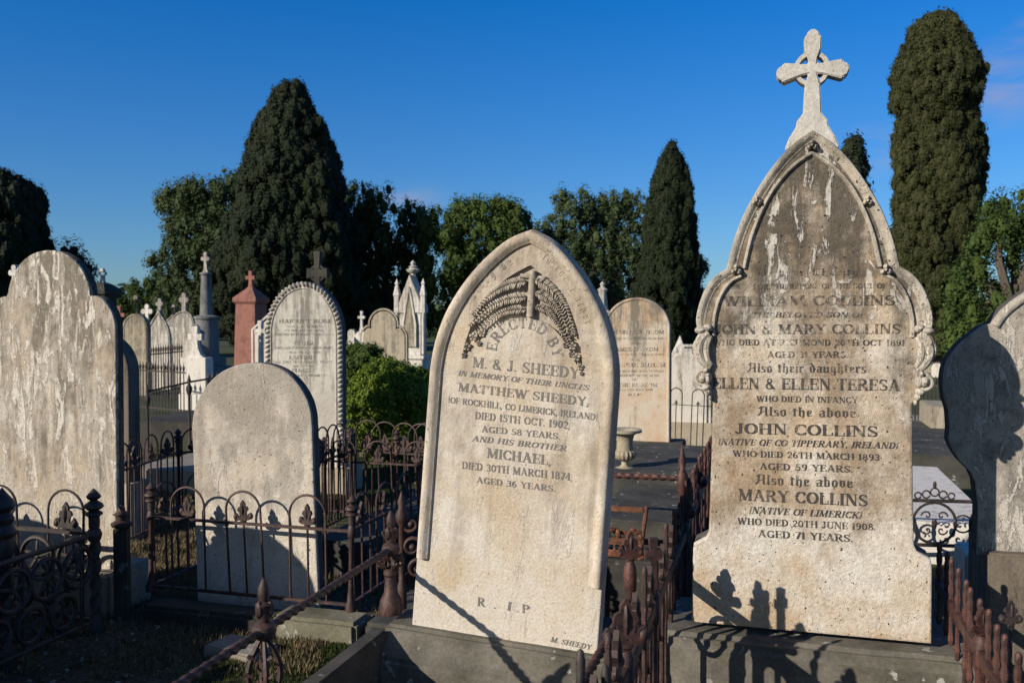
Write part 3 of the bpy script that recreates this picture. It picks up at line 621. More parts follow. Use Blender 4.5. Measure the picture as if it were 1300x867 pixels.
def hoop_fence(name, label, runs, mat=M_RUST, zr=.46, zt=.62, zb=.05, hw=.21, fl=.12, rr=.009, post_fin=.15, group=None, double=False, post_r=.0125, posts='ends'):
    """runs: list of (A, B, centres) ground points and hoop centres as fractions of the run; everything is a child of one Empty"""
    A0 = runs[0][0]; root = empty(name, Matrix.Translation(A0), label, 'fence', group)
    hm = fm = bmh = None; done = []
    for A, B, cs in runs:
        d = (B-A); Ln = d.length; d.normalize(); ang = math.atan2(d.y, d.x)
        R = Matrix.Translation(A-A0) @ Matrix.Rotation(ang, 4, 'Z')
        for z, r_ in ((zr, rr), (zb, rr)):
            mb = MB(); mb.box(0, Ln, -r_*1.25, r_*1.25, z-r_*.75, z+r_*.75) if not double else mb.rope((0,0,z), (Ln,0,z), r_)
            o = mb.build('rail', mat, root, bevel=.002 if not double else 0); o.matrix_local = R
        for i, c in enumerate(cs):
            if hm is None:
                hm = hoop_mesh(hw, zb, zt).build('hoop', mat).data; 
                k = MB(); k.tube([(0,0,zb), (0,0,zr)], .006, 6); fleur(k, (0, 0, zr), fl); fm = k.build('baluster', mat).data
                for o in list(COL.objects)[-2:]: bpy.data.objects.remove(o)
            T = R @ Matrix.Translation((c*Ln, 0, 0)) @ Matrix.Rotation(random.uniform(-.05, .05), 4, 'Y') @ Matrix.Translation((0, random.uniform(-.004, .004), random.uniform(-.008, .008)))
            mesh_obj('hoop', hm, None, root).matrix_local = T
            mesh_obj('baluster', fm, None, root).matrix_local = T @ Matrix.Rotation(random.uniform(-.25, .25), 4, 'Z')
        ends = [A, B] if posts == 'ends' else []
        for q in ends:
            if any((q-e).length < .05 for e in done): continue
            done.append(q); mb = MB(); cast_post(mb, 0, zr, post_r, post_fin); o = mb.build('post', mat, root, loc=tuple(q-A0)); o.rotation_euler = (RAD(random.uniform(-1.5, 1.5)), RAD(random.uniform(-1.5, 1.5)), 0)
    return root
def along(A, dist, ang=0.0):
    d = Vector((math.sin(YAW+ang), math.cos(YAW+ang), 0)); return A + d*dist
def spread(n, a=0.0): return [(i+.5)/n for i in range(n)]

# ================================================================ THE TALL CELTIC CROSS HEADSTONE (right)
fC = frame_at(1025, 812, 3.50, lean=1.0)
rootC = empty('headstone', fC.m, 'tallest weathered headstone, crowned by a ringed cross, with black lettering for the Collins family', 'headstone')
R_px = [(1026,166),(1049,180),(1073,203),(1093,230),(1112,262),(1125,293),(1133,320),(1137,338)]
R2_px = [(1137,338),(1152,347),(1165,362),(1174,382),(1179,404),(1177,420)]
R3_px = [(1177,420),(1169,425),(1171,433),(1177,445),(1175,458),(1166,467),(1162,474),(1170,480),(1174,490),(1168,500),(1158,506),(1153,514),(1153.5,600),(1155,690),(1159,699),(1167,704),(1176,709),(1178,718),(1177.5,817)]
q1 = smooth_path(fC.locs(R_px), 3); q2 = smooth_path(fC.locs(R2_px), 3); q3 = fC.locs(R3_px)
ax0 = q1[0][0]; rx = lambda ps: [(x-ax0*1.0, z) for x, z in ps]
q1, q2, q3 = rx(q1), rx(q2), rx(q3)
halfC = q1[:-1] + q2[:-1] + q3; halfC[0] = (0, halfC[0][1])
outC = mirror(halfC)
mb = MB(); slab(mb, outC, .13, cham=.008); body = mb.build('slab', M_COL, rootC)
# hood mould, inner roll, bosses
rim = mirror(q1[:-1] + q2); rim[len(rim)//2] = (0, rim[len(rim)//2][1])
mb = MB(); sweep(mb, rim, [(.002,.01),(.001,-.010),(.004,-.015),(.014,-.016),(.021,-.013),(.026,-.006),(.036,-.003),(.040,.004)]); mb.build('hood_moulding', M_COLM, rootC)
inn = rx(smooth_path(fC.locs([(1026,192),(1052,208),(1076,234),(1092,262),(1106,298),(1115,338)]), 3)); inn2 = rx(smooth_path(fC.locs([(1117,346),(1134,355),(1148,376),(1155,402),(1156,428)]), 3))
inn[0] = (0, inn[0][1])
mb = MB()
for pth in (mirror(inn), inn2, [(-x, z) for x, z in inn2]):
    inw = 1 if pth[-1][0] > 0 else -1
    sweep(mb, pth, [(.0,.004),(.0,-.008),(.004,-.014),(.010,-.014),(.015,-.008),(.018,.004)], inw)
mb.build('inner_moulding', M_COLM, rootC)
def boss(mb, c, s):
    for k in range(3):
        a = RAD(90+120*k); mb.blob((c[0]+math.cos(a)*s*.75, -.012, c[1]+math.sin(a)*s*.75), (s*.62, .022, s*.62))
    mb.blob((c[0], -.02, c[1]), (s*.4, .022, s*.4))
for p in ((1026,186,.017),(1096,256,.015),(956,256,.015),(1119,343,.017),(930,343,.017)):
    mb = MB(); c = rx([fC.loc(p[0], p[1])])[0]; boss(mb, c, p[2]); mb.build('carved_boss', M_COLM, rootC)
# acanthus brackets under the shoulders
def acanthus(sx):
    mb = MB()
    def B(px, py, rx_, ry, rz, rot): 
        c = rx([fC.loc(px, py)])[0]; mb.blob((c[0]*sx, -.012, c[1]), (rx_, ry, rz), 10, 6, RAD(rot)*sx)
    def curl(pts, r0, r1):
        p = smooth_path(rx(fC.locs(pts)), 4); n = len(p); mb.tube([(x*sx, -.014-.010*math.sin(math.pi*i/(n-1)), z) for i, (x, z) in enumerate(p)], [r0+(r1-r0)*i/(n-1) for i in range(n)], 8)
    B(1171,420,.026,.035,.016,5); B(1161,417,.020,.03,.016,-20)
    curl([(1162,424),(1171,433),(1174,448),(1168,462),(1158,470)], .023, .012)
    curl([(1159,428),(1163,442),(1161,458),(1156,466)], .015, .010)
    curl([(1168,428),(1178,438),(1179,450),(1172,461)], .012, .005)
    B(1163,474,.012,.03,.014,-25); B(1167,484,.020,.034,.022,0); B(1160,484,.015,.03,.026,0); B(1162,497,.020,.032,.016,20); B(1159,503,.013,.028,.016,10); B(1156,510,.007,.02,.012,0)
    curl([(1158,474),(1168,474),(1176,481),(1175,490),(1166,494),(1162,487),(1168,483)], .009, .005)
    return mb.build('acanthus_bracket', M_COLM, rootC)
acanthus(1); acanthus(-1)
# ringed cross
cx0 = 1026
hc = [(1026,34),(1031,35.5),(1034.5,38.5),(1036,43),(1038.5,43.5),(1037.5,60),(1033,72),(1032.3,78.5)]
arm = [(1039,78),(1050,75.5),(1065,72.5),(1065.5,76),(1072,78),(1074.5,85),(1071.5,92),(1066,95),(1065,98),(1050,94),(1039,91.5),(1032.3,91)]
sh = [(1034,97),(1036.5,106),(1038,141),(1046,151),(1047,158),(1056,172),(1061,184),(1059.5,188),(1026,163)]
hx = rx(fC.locs(hc+arm+sh)); hx[0] = (0, hx[0][1]); hx = hx[:-1]
full = mirror(hx); bot = rx(fC.locs([(1026,167)]))[0]
full = full + [(hx[-1][0]*.5, (hx[-1][1]+bot[1])/2+.004), (0, bot[1]), (-hx[-1][0]*.5, (hx[-1][1]+bot[1])/2+.004)]
rootX = None
mb = MB(); mb.prism(full, .028, .098); crs = mb.build('cross', M_CROSS, rootC, bevel=.004)
cc = rx([fC.loc(1026, 84.5)])[0]; ro = abs(rx([fC.loc(1050, 84.5)])[0][0]); ri = ro*.76
mb = MB(); n = 40; vs = []
for i in range(n):
    a = 2*math.pi*i/n
    for r_, y in ((ro, .036), (ri, .036), (ri, .09), (ro, .09)): vs.append((cc[0]+r_*math.cos(a), y, cc[1]+r_*math.sin(a)))
mb.add(vs, [(i*4+j, i*4+(j+1) % 4, ((i+1) % n)*4+(j+1) % 4, ((i+1) % n)*4+j) for i in range(n) for j in range(4)])
mb.build('ring', M_CROSS, crs)
LC = [("Of your Charity",(960,350),(1090,350),9,1),("PRAY FOR THE REPOSE OF THE SOUL OF",(927,367),(1126,366),6,0),("WILLIAM COLLINS",(917,388.5),(1137,387.5),12,0),
 ("THE BELOVED SON OF",(953,403),(1098,403),6.5,2),("JOHN & MARY COLLINS",(907,424),(1144,423.5),11.5,0),("WHO DIED AT RICHMOND 20TH OCT 1891",(905,438),(1149,439),7,0),
 ("AGED 31 YEARS.",(974,454),(1077,454),7.5,0),("Also their daughters",(948,472.5),(1100,473.5),12,1),("ELLEN & ELLEN TERESA",(904,493),(1143,496),13.5,0),
 ("WHO DIED IN INFANCY",(960,509.5),(1089,511.5),7,0),("Also the above",(961,527.5),(1087,530),12,1),("JOHN COLLINS",(933,550),(1115,554.5),13,0),
 ("{NATIVE OF CO TIPPERARY, IRELAND}",(911,564),(1140,569.5),7.5,2),("WHO DIED 26TH MARCH 1893",(930,579),(1117,584.5),7.5,0),("AGED 59 YEARS.",(964,595.5),(1083,599.5),8,0),
 ("Also the above",(958,614.5),(1083,619),13,1),("MARY COLLINS",(937,634.5),(1102,642.5),14,0),("{NATIVE OF LIMERICK}",(950,651),(1094,658),8,2),
 ("WHO DIED 20TH JUNE 1908.",(936,665),(1112,673),8,0),("AGED 71 YEARS.",(962,681),(1083,687.5),8.5,0)]
mb = MB()
for s, a, b, cap, st in LC: text_line(mb, fC, s, a, b, cap, st == 1, .28 if st == 2 else 0)
insc = mb.build('inscription', M_LETC, rootC, smooth=False)
for s_, x_, y_ in (("R",988,789), ("I",1027,792), ("P",1062,794.5)):
    mb = MB(); text_line(mb, fC, s_, (x_, y_), (x_+(5 if s_ == "I" else 10), y_+.6), 10); mb.build('carved_letter', M_COL, rootC, smooth=False)
fCb = Frame(Vector((fC.m.translation.x, fC.m.translation.y, 0)))
zc = fC.m.translation.z
mb = MB()
block('plinth', None, None, fCb, -.56, .60, -.10, .42, -.05, zc+.004, M_BLUE, .02, cham=.03, seed=3)
COL.objects['plinth'].name = 'headstone_plinth'; tag(COL.objects['headstone_plinth'], 'long dark bluestone base under the tall ringed cross headstone, struck by ironwork shadows', 'plinth')

# ================================================================ THE LEANING POINTED HEADSTONE (middle)
fS = frame_at(637, 812, 3.7, roll=4.7, lean=1.5)
rootS = empty('headstone', fS.m, 'cream pointed headstone leaning to the right, carved ferns above the Sheedy inscription', 'headstone')
rt = [(683,291.5),(712,306),(741,334),(764,368),(779,402),(786.5,436),(786,470)]
ps = fS.locs(rt); apx = ps[0][0]
lf = [(682,291.5),(655,305),(625,332),(595,368),(570,410),(554,455),(546,490)]
pl = fS.locs(lf); 
halfS = [((b[0]-a[0])/2, (a[1]+b[1])/2) for a, b in zip(pl, ps)]; mid = sum((a[0]+b[0])/2 for a, b in zip(pl, ps))/len(ps)
foot = fS.locs([(520,790),(755,831)]); hwf = (foot[1][0]-foot[0][0])/2; zf = (foot[0][1]+foot[1][1])/2
halfS[0] = (0, halfS[0][1]); arcS = smooth_path(halfS, 4)
outS = mirror(arcS + [(hwf*.5+arcS[-1][0]*.5, (arcS[-1][1]+zf)/2), (hwf, zf-.02)])
sxo = mid*.6
def OS(ps): return [(x-sxo, z) for x, z in ps]
# tympanum opening (crescent) and slab
tyo_l = fS.locs([(590,457),(594,436),(606,404),(624,376),(648,353),(677,337)]); tyo_r = fS.locs([(677,337),(701,354),(720,378),(733,406),(741,440),(744,476)])
tyi = fS.locs([(733,458),(722,436),(706,417),(690,408),(668,404),(650,407),(632,417),(613,434),(600,446)])
hole = OS(smooth_path(tyo_l, 3)[:-1] + smooth_path(tyo_r, 3) + smooth_path(tyi, 2))
mb = MB(); slab(mb, outS, .085, holes=[hole], depth=.017, cham=.006); 
mb.v = [(x+0, y, z) for x, y, z in mb.v]; mb.build('slab', M_SHE, rootS)
endz = fS.loc(747, 742)[1]
pr = arcS + [(arcS[-1][0]*(1-t)+hwf*t, arcS[-1][1]*(1-t)+zf*t) for t in (.25, .5, (arcS[-1][1]-endz)/(arcS[-1][1]-zf))]
rimS = mirror(pr)
mb = MB(); sweep(mb, rimS, [(.002,.01),(.002,-.008),(.006,-.018),(.014,-.024),(.026,-.025),(.038,-.020),(.045,-.012),(.050,-.010),(.053,-.003),(.056,.003)])
mb.build('rim_moulding', M_SHE, rootS)
# ferns, cross and flowers in the tympanum
mb = MB()
def pt(px, py): q = fS.loc(px, py); return Vector((q[0]-sxo, q[1]))
def frond(pts, l0, l1, n=18, y=.012):
    p = [Vector(q) for q in smooth_path([tuple(pt(*q)) for q in pts], 8)]; m = len(p)
    mb.tube([(q.x, y-.004, q.y) for q in p], .003, 5)
    for i in range(n):
        f = (i+.5)/n*(m-1); k = int(f); o = p[k].lerp(p[min(k+1, m-1)], f-k); d = (p[min(k+1, m-1)]-p[max(k-1, 0)]).normalized()
        ln = .82*(l0+(l1-l0)*i/n)*(1 if i > 1 else .6)
        for s in (-1, 1):
            u = Vector((-d.y, d.x))*s*.86 + d*.55; u.normalize(); c = o + u*ln*.5
            rot = math.atan2(u.x, u.y); mb.blob((c.x, y-.008+random.uniform(-.004, .004), c.y), (ln*random.uniform(.18,.25), .009, ln*random.uniform(.5,.6)), 7, 5, rot)
frond([(672,358),(650,362),(628,374),(604,400)], .036, .016, 28, .006)
frond([(672,378),(652,380),(628,390),(600,414)], .034, .016, 25, .004)
frond([(672,394),(655,394),(634,402),(606,426)], .030, .012, 24, .006)
frond([(684,356),(703,366),(720,388),(733,424)], .036, .016, 28, .006)
frond([(684,372),(700,380),(716,400),(728,436)], .032, .014, 25, .004)
frond([(684,390),(698,394),(710,408),(722,432)], .028, .012, 21, .006)
def flower(px, py, s):
    c = pt(px, py)
    for k in range(5):
        a = RAD(72*k+20); mb.blob((c.x+math.cos(a)*s, .0, c.y+math.sin(a)*s), (s*.62, .012, s*.62), 7, 5)
    mb.blob((c.x, -.006, c.y), (s*.3, .01, s*.3), 6, 4)
for f in ((605,428,.012),(616,424,.010),(597,441,.011),(593,451,.008),(612,436,.008),(731,440,.011),(722,438,.009),(736,454,.011),(729,450,.008),(741,466,.009),(742,474,.006)): flower(*f)
for (a, b) in (((598,450),(628,418)),((726,430),(742,474))):
    p, q = pt(*a), pt(*b); mb.tube([(p.x, .006, p.y), (q.x, .006, q.y)], .0035, 5)
p, q = pt(677,402), pt(680.5,344); mb.tube([(p.x, .004, p.y), (q.x, .0, q.y)], [.017, .014], 10)
p, q = pt(664,350), pt(696,354); mb.tube([(p.x, .010, p.y), (q.x, .010, q.y)], .009, 8)
mb.build('carved_ferns', M_CARVE, rootS)
mb = MB()
for s, a, b, cap, st in [("M. & J. SHEEDY",(599,466),(735,480.5),13,0),("IN MEMORY OF THEIR UNCLES",(581,476.5),(747,495.5),6.5,2),("MATTHEW SHEEDY,",(581,496),(748,515.5),10.5,0),
 ("{OF ROCKHILL, CO LIMERICK, IRELAND}",(568.5,511),(759,533.5),7.5,0),("DIED 15TH OCT. 1902,",(602.5,531.5),(724,544.5),9,0),("AGED 58 YEARS.",(611,548),(711,557.5),7.5,0),
 ("AND HIS BROTHER",(598.5,559.5),(719,572.5),7,2),("MICHAEL,",(617.5,580.5),(700,590.5),12,0),("DIED 30TH MARCH 1874;",(586,594.5),(727,610),9,0),("AGED 36 YEARS.",(604.5,612.5),(705,624),7.5,0),
 ("M. SHEEDY",(698,814),(750,824.5),6.5,2)]: text_line(mb, fS, s, a, b, cap, st == 1, .28 if st == 2 else 0)
for s, c in zip("R.I.P", ((605.5,768.2),(626,771.5),(643,773.5),(655,775.8),(662,777))):
    text_line(mb, fS, s, c, (c[0]+{'.': 4, 'I': 6}.get(s, 10.5), c[1]+1.6), 10.5)
ea = OS(smooth_path(fS.locs([(634,447),(636,436),(645,425),(658,418),(672,417),(686,422),(697,432),(704,446),(706,455)]), 4))
text_arc(mb, ea, "ERECTED BY", .042)
mb.build('inscription', M_LETS, rootS, smooth=False)
mb = MB(); ga = OS(smooth_path(fS.locs([(602,386),(618,364),(640,345),(668,327)]), 4)); gb = OS(smooth_path(fS.locs([(690,327),(712,347),(731,376),(748,414)]), 4))
text_arc(mb, ga, "Glory be", .036, True, y=-.0016, t0=0, t1=.85); mb.build('motto', M_CARVE, rootS, smooth=False); mb = MB(); text_arc(mb, gb, "to the Father", .034, True, y=-.0016)
mb.build('motto', M_SHE, rootS, smooth=False)
fSb = Frame(Vector((fS.m.translation.x-.018, fS.m.translation.y, 0)), roll=3.2)
zs = fS.m.translation.z
block('headstone_plinth', 'mossy bluestone base with pale lichen spots under the leaning pointed headstone', 'plinth', fSb, -.50, .47, -.14, .34, -.05, zs+.004, M_BLUE, .015, cham=.105, seed=5)

# ================================================================ LEFT FLAKING HEADSTONE
fL = frame_at(60, 716, 5.0)
rootL = empty('headstone', fL.m, 'broad blank shouldered headstone with white flaking surface at the left edge', 'headstone')
lpx = [(66,317.5),(80,321),(94,330),(106,345),(113,362),(115,375)]
lp2 = [(115,375),(126,377),(136,386),(143,398),(146.5,412),(147,428)]
rr_ = [(10,352),(8,370)]
a0 = fL.loc(61, 317.5)[0]
H_ = smooth_path([(x-a0, z) for x, z in fL.locs(lpx)], 4)[:-1] + smooth_path([(x-a0, z) for x, z in fL.locs(lp2)], 3) + [(fL.loc(148, 600)[0]-a0, -.02)]
H_[0] = (0, H_[0][1]); mb = MB(); slab(mb, [(x+a0*.9, z) for x, z in mirror(H_)], .062, cham=.006); mb.build('slab', M_LEFT, rootL)
fLb = Frame(Vector((fL.m.translation.x, fL.m.translation.y, 0)))
block('headstone_plinth', 'low pale stone base under the flaking shouldered headstone, half in shade', 'plinth', fLb, -.52, .48, -.09, .26, -.05, fL.m.translation.z+.004, M_SAND, .015, seed=8)

# ================================================================ SMALL ROUND HEADSTONE
fM = frame_at(330, 773, 4.86, roll=-1.2)
rootM = empty('headstone', fM.m, 'small blank grey headstone with rounded top standing just behind a hooped iron fence', 'headstone')
sp_ = [(251,775),(246,600),(243.5,545),(246,522),(252,505),(264,487),(281,472),(301,463.5),(321,460.5),(342,463),(360,471),(375,484),(386,500),(393,518),(396,545),(399,640),(405,775)]
mb = MB(); slab(mb, smooth_path(fM.locs(sp_), 4, sharp=(0, 16)), .072, cham=.007); mb.build('slab', M_SMALL, rootM)
fMb = Frame(Vector((fM.m.translation.x, fM.m.translation.y, 0)))
block('headstone_plinth', 'low dark base stone at the foot of the small rounded headstone', 'plinth', fMb, -.42, .42, -.02, .22, -.05, fM.m.translation.z-.01, M_BLUE2, .012, seed=9)

# ================================================================ RIGHT EDGE HEADSTONE
fR = frame_at(1350, 705, 3.645)
rootR = empty('headstone', fR.m, 'scroll shouldered headstone cut by the right edge, a dark scalloped shadow on it', 'headstone')
lpx = [(1300,371),(1285,381.5),(1270,394.5),(1258,411),(1249,412.5),(1235,423),(1220,435),(1204,455),(1197.5,478),(1199,505),(1204,520),(1206,545),(1205,560),(1211,574),(1219,586),(1233,600),(1238.5,612),(1242,640),(1241,700)]
tp = [(1350,341),(1324,353)]
pl = fR.locs(tp+lpx); hx = [(-x, z) for x, z in pl]; hx[0] = (0, hx[0][1]); hx[-1] = (hx[-1][0], -.02)
hR = smooth_path(hx[:6], 4)[:-1] + smooth_path(hx[5:17], 3)[:-1] + hx[16:]
mb = MB(); slab(mb, mirror(hR), .12, cham=.006); mb.build('slab', M_RIGHT, rootR)
mb = MB(); sweep(mb, mirror(smooth_path(hx[:6], 4)), roll(.035, .018, 6, .003, .002)); mb.build('hood_moulding', M_RIGHT, rootR)
fRb = Frame(Vector((fR.m.translation.x, fR.m.translation.y, 0)))
xl = fR.loc(1254, 700, -.05)[0]
block('headstone_plinth', 'tall tooled brown sandstone base under the scroll shouldered headstone at the right edge', 'plinth', fRb, xl, -xl, -.06, .34, -.05, fR.m.translation.z+.004, M_BASE, .008, seed=10, rough=.002)
# rough white pier behind it
fRw = Frame(Vector((G(1246, 700, .6).x, 4.3, 0)))
p_ = P(1243, 745, 4.35); block('stone_pier', 'stubby rough white stone pier between the dark gap and the brown sandstone base', 'pier', Frame(Vector((p_.x, p_.y, 0))), -.06, .16, 0, .3, -.05, P(1243, 706, 4.35).z, M_WHITE, .01, seed=11)

# ================================================================ ROPE EDGED HEADSTONE
fD = frame_at(385, 592, 8.4)
rootD = empty('headstone', fD.m, 'rounded headstone with a twisted rope border, faint inscription to Mary Daly', 'headstone')
d_ = fD.locs([(337,420),(434,420)]); hw = (d_[1][0]-d_[0][0])/2; top_ = fD.loc(385, 358)[1]; ctr = (d_[1][0]+d_[0][0])/2; sprz = fD.loc(385, 425)[1]
od = [(hw, -.02)] + arc(0, sprz, hw, 0, 180, 24, top_-sprz) + [(-hw, -.02)]
od = [(x+ctr, z) for x, z in od]
mb = MB(); slab(mb, od, .085, cham=.012); mb.build('slab', M_DALY, rootD)
mb = MB(); pth = od[::-1]; L_ = 0; pts3 = []
# twisted rope border as a series of slanted beads
q = [Vector(p) for p in pth]; seg = [0]
for i in range(1, len(q)): seg.append(seg[-1]+(q[i]-q[i-1]).length)
tot = seg[-1]; nb = int(tot/.044)
for j in range(nb):
    m = (j+.5)/nb*tot; i = 1
    while seg[i] < m: i += 1
    f = (m-seg[i-1])/(seg[i]-seg[i-1]); o = q[i-1].lerp(q[i], f); d = (q[i]-q[i-1]).normalized(); nn_ = Vector((d.y, -d.x)); o += nn_*.020
    u = (d*.55+nn_*.84).normalized(); mb.blob((o.x, .0, o.y), (.015, .024, .031), 8, 6, math.atan2(u.x, u.y))
mb.build('rope_border', M_WHITE2, rootD)
mb = MB()
ipath = [(x*1.0, z) for x, z in pth]
sweep(mb, ipath, [(.052,.004),(.052,-.006),(.058,-.010),(.064,-.006),(.064,.004)]); mb.build('inner_fillet', M_DALY, rootD)
mb = MB()
for s, a, b, cap in [("HARRIET ROSE",(354,410),(422,410),4.5),("BORN AND DIED",(363,416),(409,416),2.6),("ON THE 6TH OF APRIL",(361,421),(413,421),2.6),("ERECTED BY HER LOVING HUSBAND",(349,426),(424,426),2.8),("WILLIAM",(372,438),(398,438),5),
 ("WHO DIED JUNE 9TH AGED 44 YEARS",(349,443),(423,443),2.8),("ALSO OF HIS WIFE",(367,448.5),(407,448.5),2.6),("MARY DALY",(367,456.5),(402,456.5),5),("DIED JUNE 14TH AGED 61 YEARS",(346,461),(422,461),2.8),("ALSO THEIR SON",(372,466),(398,466),2.6),("FRANCIS",(371,472.5),(394,472.5),4.8),("DIED AUGUST 1899 AGED 3 YEARS",(370,478),(420,478),2.8)]:
    text_line(mb, fD, s, a, b, cap)
mb.build('inscription', M_LETD, rootD, smooth=False)
block('headstone_plinth', 'stone base under the rope bordered headstone', 'plinth', Frame(Vector((fD.m.translation.x, fD.m.translation.y, 0))), -.48, .48, -.08, .26, -.05, fD.m.translation.z+.004, M_SAND, .012, seed=12)

# ================================================================ SANDY HEADSTONE BEHIND THE URN
fB = frame_at(808, 560, 9.0)
rootB = empty('headstone', fB.m, 'sandy round topped headstone with the worn Bloxom inscription, behind a garden urn', 'headstone')
d_ = fB.loc(851, 470)[0]; w2 = d_; top_ = fB.loc(812, 377.5)[1]; spz = fB.loc(812, 417)[1]
ob = [(w2, -.02)] + arc(0, spz, w2, 0, 180, 24, top_-spz) + [(-w2, -.02)]
mb = MB(); slab(mb, ob, .11, cham=.01); mb.build('slab', M_BLOX, rootB)
mb = MB(); sweep(mb, ob[::-1], roll(.03, .014, 5, .004, .002)); mb.build('edge_moulding', M_BLOX, rootB)
mb = MB()
for s, a, b, cap in [("CHARLES BLOXOM",(774,424),(843,424),4.6),("WHO DIED 9TH MARCH 1867",(778,431),(845,431),2.6),("ALSO",(801,437),(813,437),2.4),("JAMES BLOXOM",(778,446),(836,446),4.8),("DIED 4TH JUNE 1879, AGED 52 YEARS",(776,451.5),(843,451.5),2.6),("ALSO",(801,458),(812,458),2.6),
 ("SUSANNAH BLOXOM",(770,466),(845,466),5.2),("DIED 1ST MAY 1881, AGED 74 YEARS",(772,472.5),(843,472.5),2.6),("BELOVED WIFE OF THE ABOVE",(780,478),(837,478),2.6),("OF",(803,483),(808,483),2.4),("JESSIE BLOXOM",(776,491),(835,491),4.6),("DIED 8TH JULY 1890",(784,496),(829,496),2.6),("R.I.P",(797,502.5),(814,502.5),3)]:
    text_line(mb, fB, s, a, b, cap)
mb.build('inscription', M_LETD, rootB, smooth=False)
block('headstone_plinth', 'blackened stone base with white lichen under the sandy round topped headstone', 'plinth', Frame(Vector((fB.m.translation.x, fB.m.translation.y, 0))), -.46, .46, -.10, .30, -.05, fB.m.translation.z+.004, M_BLUE2, .012, seed=13)

# ================================================================ GENERIC MEMORIAL PIECES
def cross_out(w_, h, t, flare=1.35, ax=.66, lobes=False):
    """half of a latin cross with flared arms; z from 0"""
    a = t/2; f = a*flare; az = h*ax
    r = [(0, h), (f, h), (a, az+a*1.6), (a*1.2, az+a), (w_/2, az+f), (w_/2, az-f), (a*1.2, az-a), (a, az-a*1.6), (a*1.25, 0)]
    if lobes:
        r = [(0, h), (f*.6, h-.1*f), (f, h-f*.6), (f*1.1, h-f*1.3), (a, h-f*2), (a, az+a*1.3), (w_/2-f*2, az+a), (w_/2-f*1.3, az+f*1.1), (w_/2-f*.5, az+f), (w_/2, az+f*.5), (w_/2, az-f*.5), (w_/2-f*.5, az-f), (w_/2-f*1.3, az-f*1.1), (w_/2-f*2, az-a), (a, az-a*1.3), (a*1.25, 0)]
    return r
def finial_cross(root, z, w_, h, t, mat, lobes=True, th=.06, y=.03, x=0, ax=.66, flare=1.35, foot=1.8):
    r = cross_out(w_, h, t, flare, ax, lobes); r[-1] = (t*.62, h*.18); r += [(t*.62*foot, 0)]
    mb = MB(); mb.prism([(p+x, q+z) for p, q in mirror(r)], y, y+th); return mb.build('cross', mat, root, bevel=.003)
def out_shape(kind, w_, h):
    a = w_/2
    if kind == 'round': return [(a, -.02)] + arc(0, h-a, a, 0, 180, 16) + [(-a, -.02)]
    if kind == 'ogee':
        return mirror(smooth_path([(0, h), (a*.18, h*.955), (a*.5, h*.90), (a*.85, h*.80), (a*.99, h*.68), (a, h*.5)], 3) + [(a, -.02)])
    if kind == 'trefoil':
        b = a*.60; zc_ = h-b; return mirror(arc(0, zc_, b, 90, -18, 10) + arc(a-b*.80, zc_-b*.92, b*.80, 62, 0, 6) + [(a, -.02)])
    if kind == 'gable': return mirror([(0, h), (a, h-a*.8), (a, -.02)])
    if kind == 'shoulder': return mirror([(0, h), (a*.25, h), (a*.30, h*.93)] + smooth_path([(a*.30, h*.93), (a*.8, h*.85), (a, h*.7)], 4) + [(a, -.02)])
def stone_bg(px, yt, yf, wpx, D, kind, mat, label, cross=None, t=.12, roll_=0, plinth=True, zoff=0, group=None, name='headstone', mould=True):
    s = F/D; fr = frame_at(px, yf, D, roll=roll_); root = empty(name, fr.m, label, 'headstone', group)
    w_ = wpx/s/math.cos(YAW); h = (yf-yt)/s; o = out_shape(kind, w_, h); mb = MB(); slab(mb, o, t, cham=.01); mb.build('slab', mat, root)
    if mould:
        mb = MB(); sweep(mb, o[::-1], [(.02,.004),(.02,-.01),(.045,-.01),(.05,.004)]); mb.build('edge_moulding', mat, root)
    if cross: finial_cross(root, h-.01, cross[0]/s, cross[1]/s, cross[2]/s, mat)
    if plinth and fr.m.translation.z > .06:
        mb = MB(); mb.box(-w_/2-.07, w_/2+.07, -.08, t+.08, -fr.m.translation.z-.05, .0); mb.build('base', M_SAND, root, bevel=.008)
    return root, fr, w_, h
G_BG = 'small memorials in the far rows'
stone_bg(172, 398, 520, 36, 18.5, 'round', M_SAND, 'plain buff round headed headstone topped by a lobed cross, leftmost of the far left row', cross=(12,24,4.2))
stone_bg(202, 398, 500, 28, 20, 'ogee', M_WHITE2, 'slim pale domed headstone topped by a small lobed cross, second in the far left row', cross=(11,20,3.6))
stone_bg(233, 397, 505, 44, 21, 'trefoil', M_WHITE2, 'pale trefoil headed headstone with the tallest lobed cross, behind a low white cross block', cross=(14,26,4.6))
stone_bg(220, 402, 500, 22, 24, 'gable', M_WHITE2, 'narrow pale headstone with a tiny cross, half behind the trefoil stone', cross=(9,16,3))
stone_bg(487, 395, 470, 56, 15, 'trefoil', M_SAND, 'brown stained trefoil headed headstone above the green bush', t=.16)
stone_bg(871, 442, 536, 50, 11, 'shoulder', M_WHITE2, 'pale shouldered headstone partly hidden behind the acanthus bracket of the tall stone', roll_=0)
stone_bg(340, 405, 470, 36, 12, 'gable', M_WHITE2, 'pale stone half hidden behind the rope bordered headstone')
stone_bg(446, 418, 470, 10, 20, 'round', M_WHITE2, 'tiny round headed stone just right of the rope bordered headstone', mould=False)
stone_bg(458, 418, 470, 18, 19, 'gable', M_WHITE, 'small white gabled stone with a thin cross, left of the brown trefoil stone', cross=(10,24,2.6), mould=False)
stone_bg(1176, 452, 500, 10, 26, 'gable', M_SAND, 'small buff pillar stone seen right of the tall headstone', mould=False)
stone_bg(1190, 461, 500, 13, 24, 'round', M_WHITE, 'small white rounded stone between buff pillars far off on the right', mould=False)
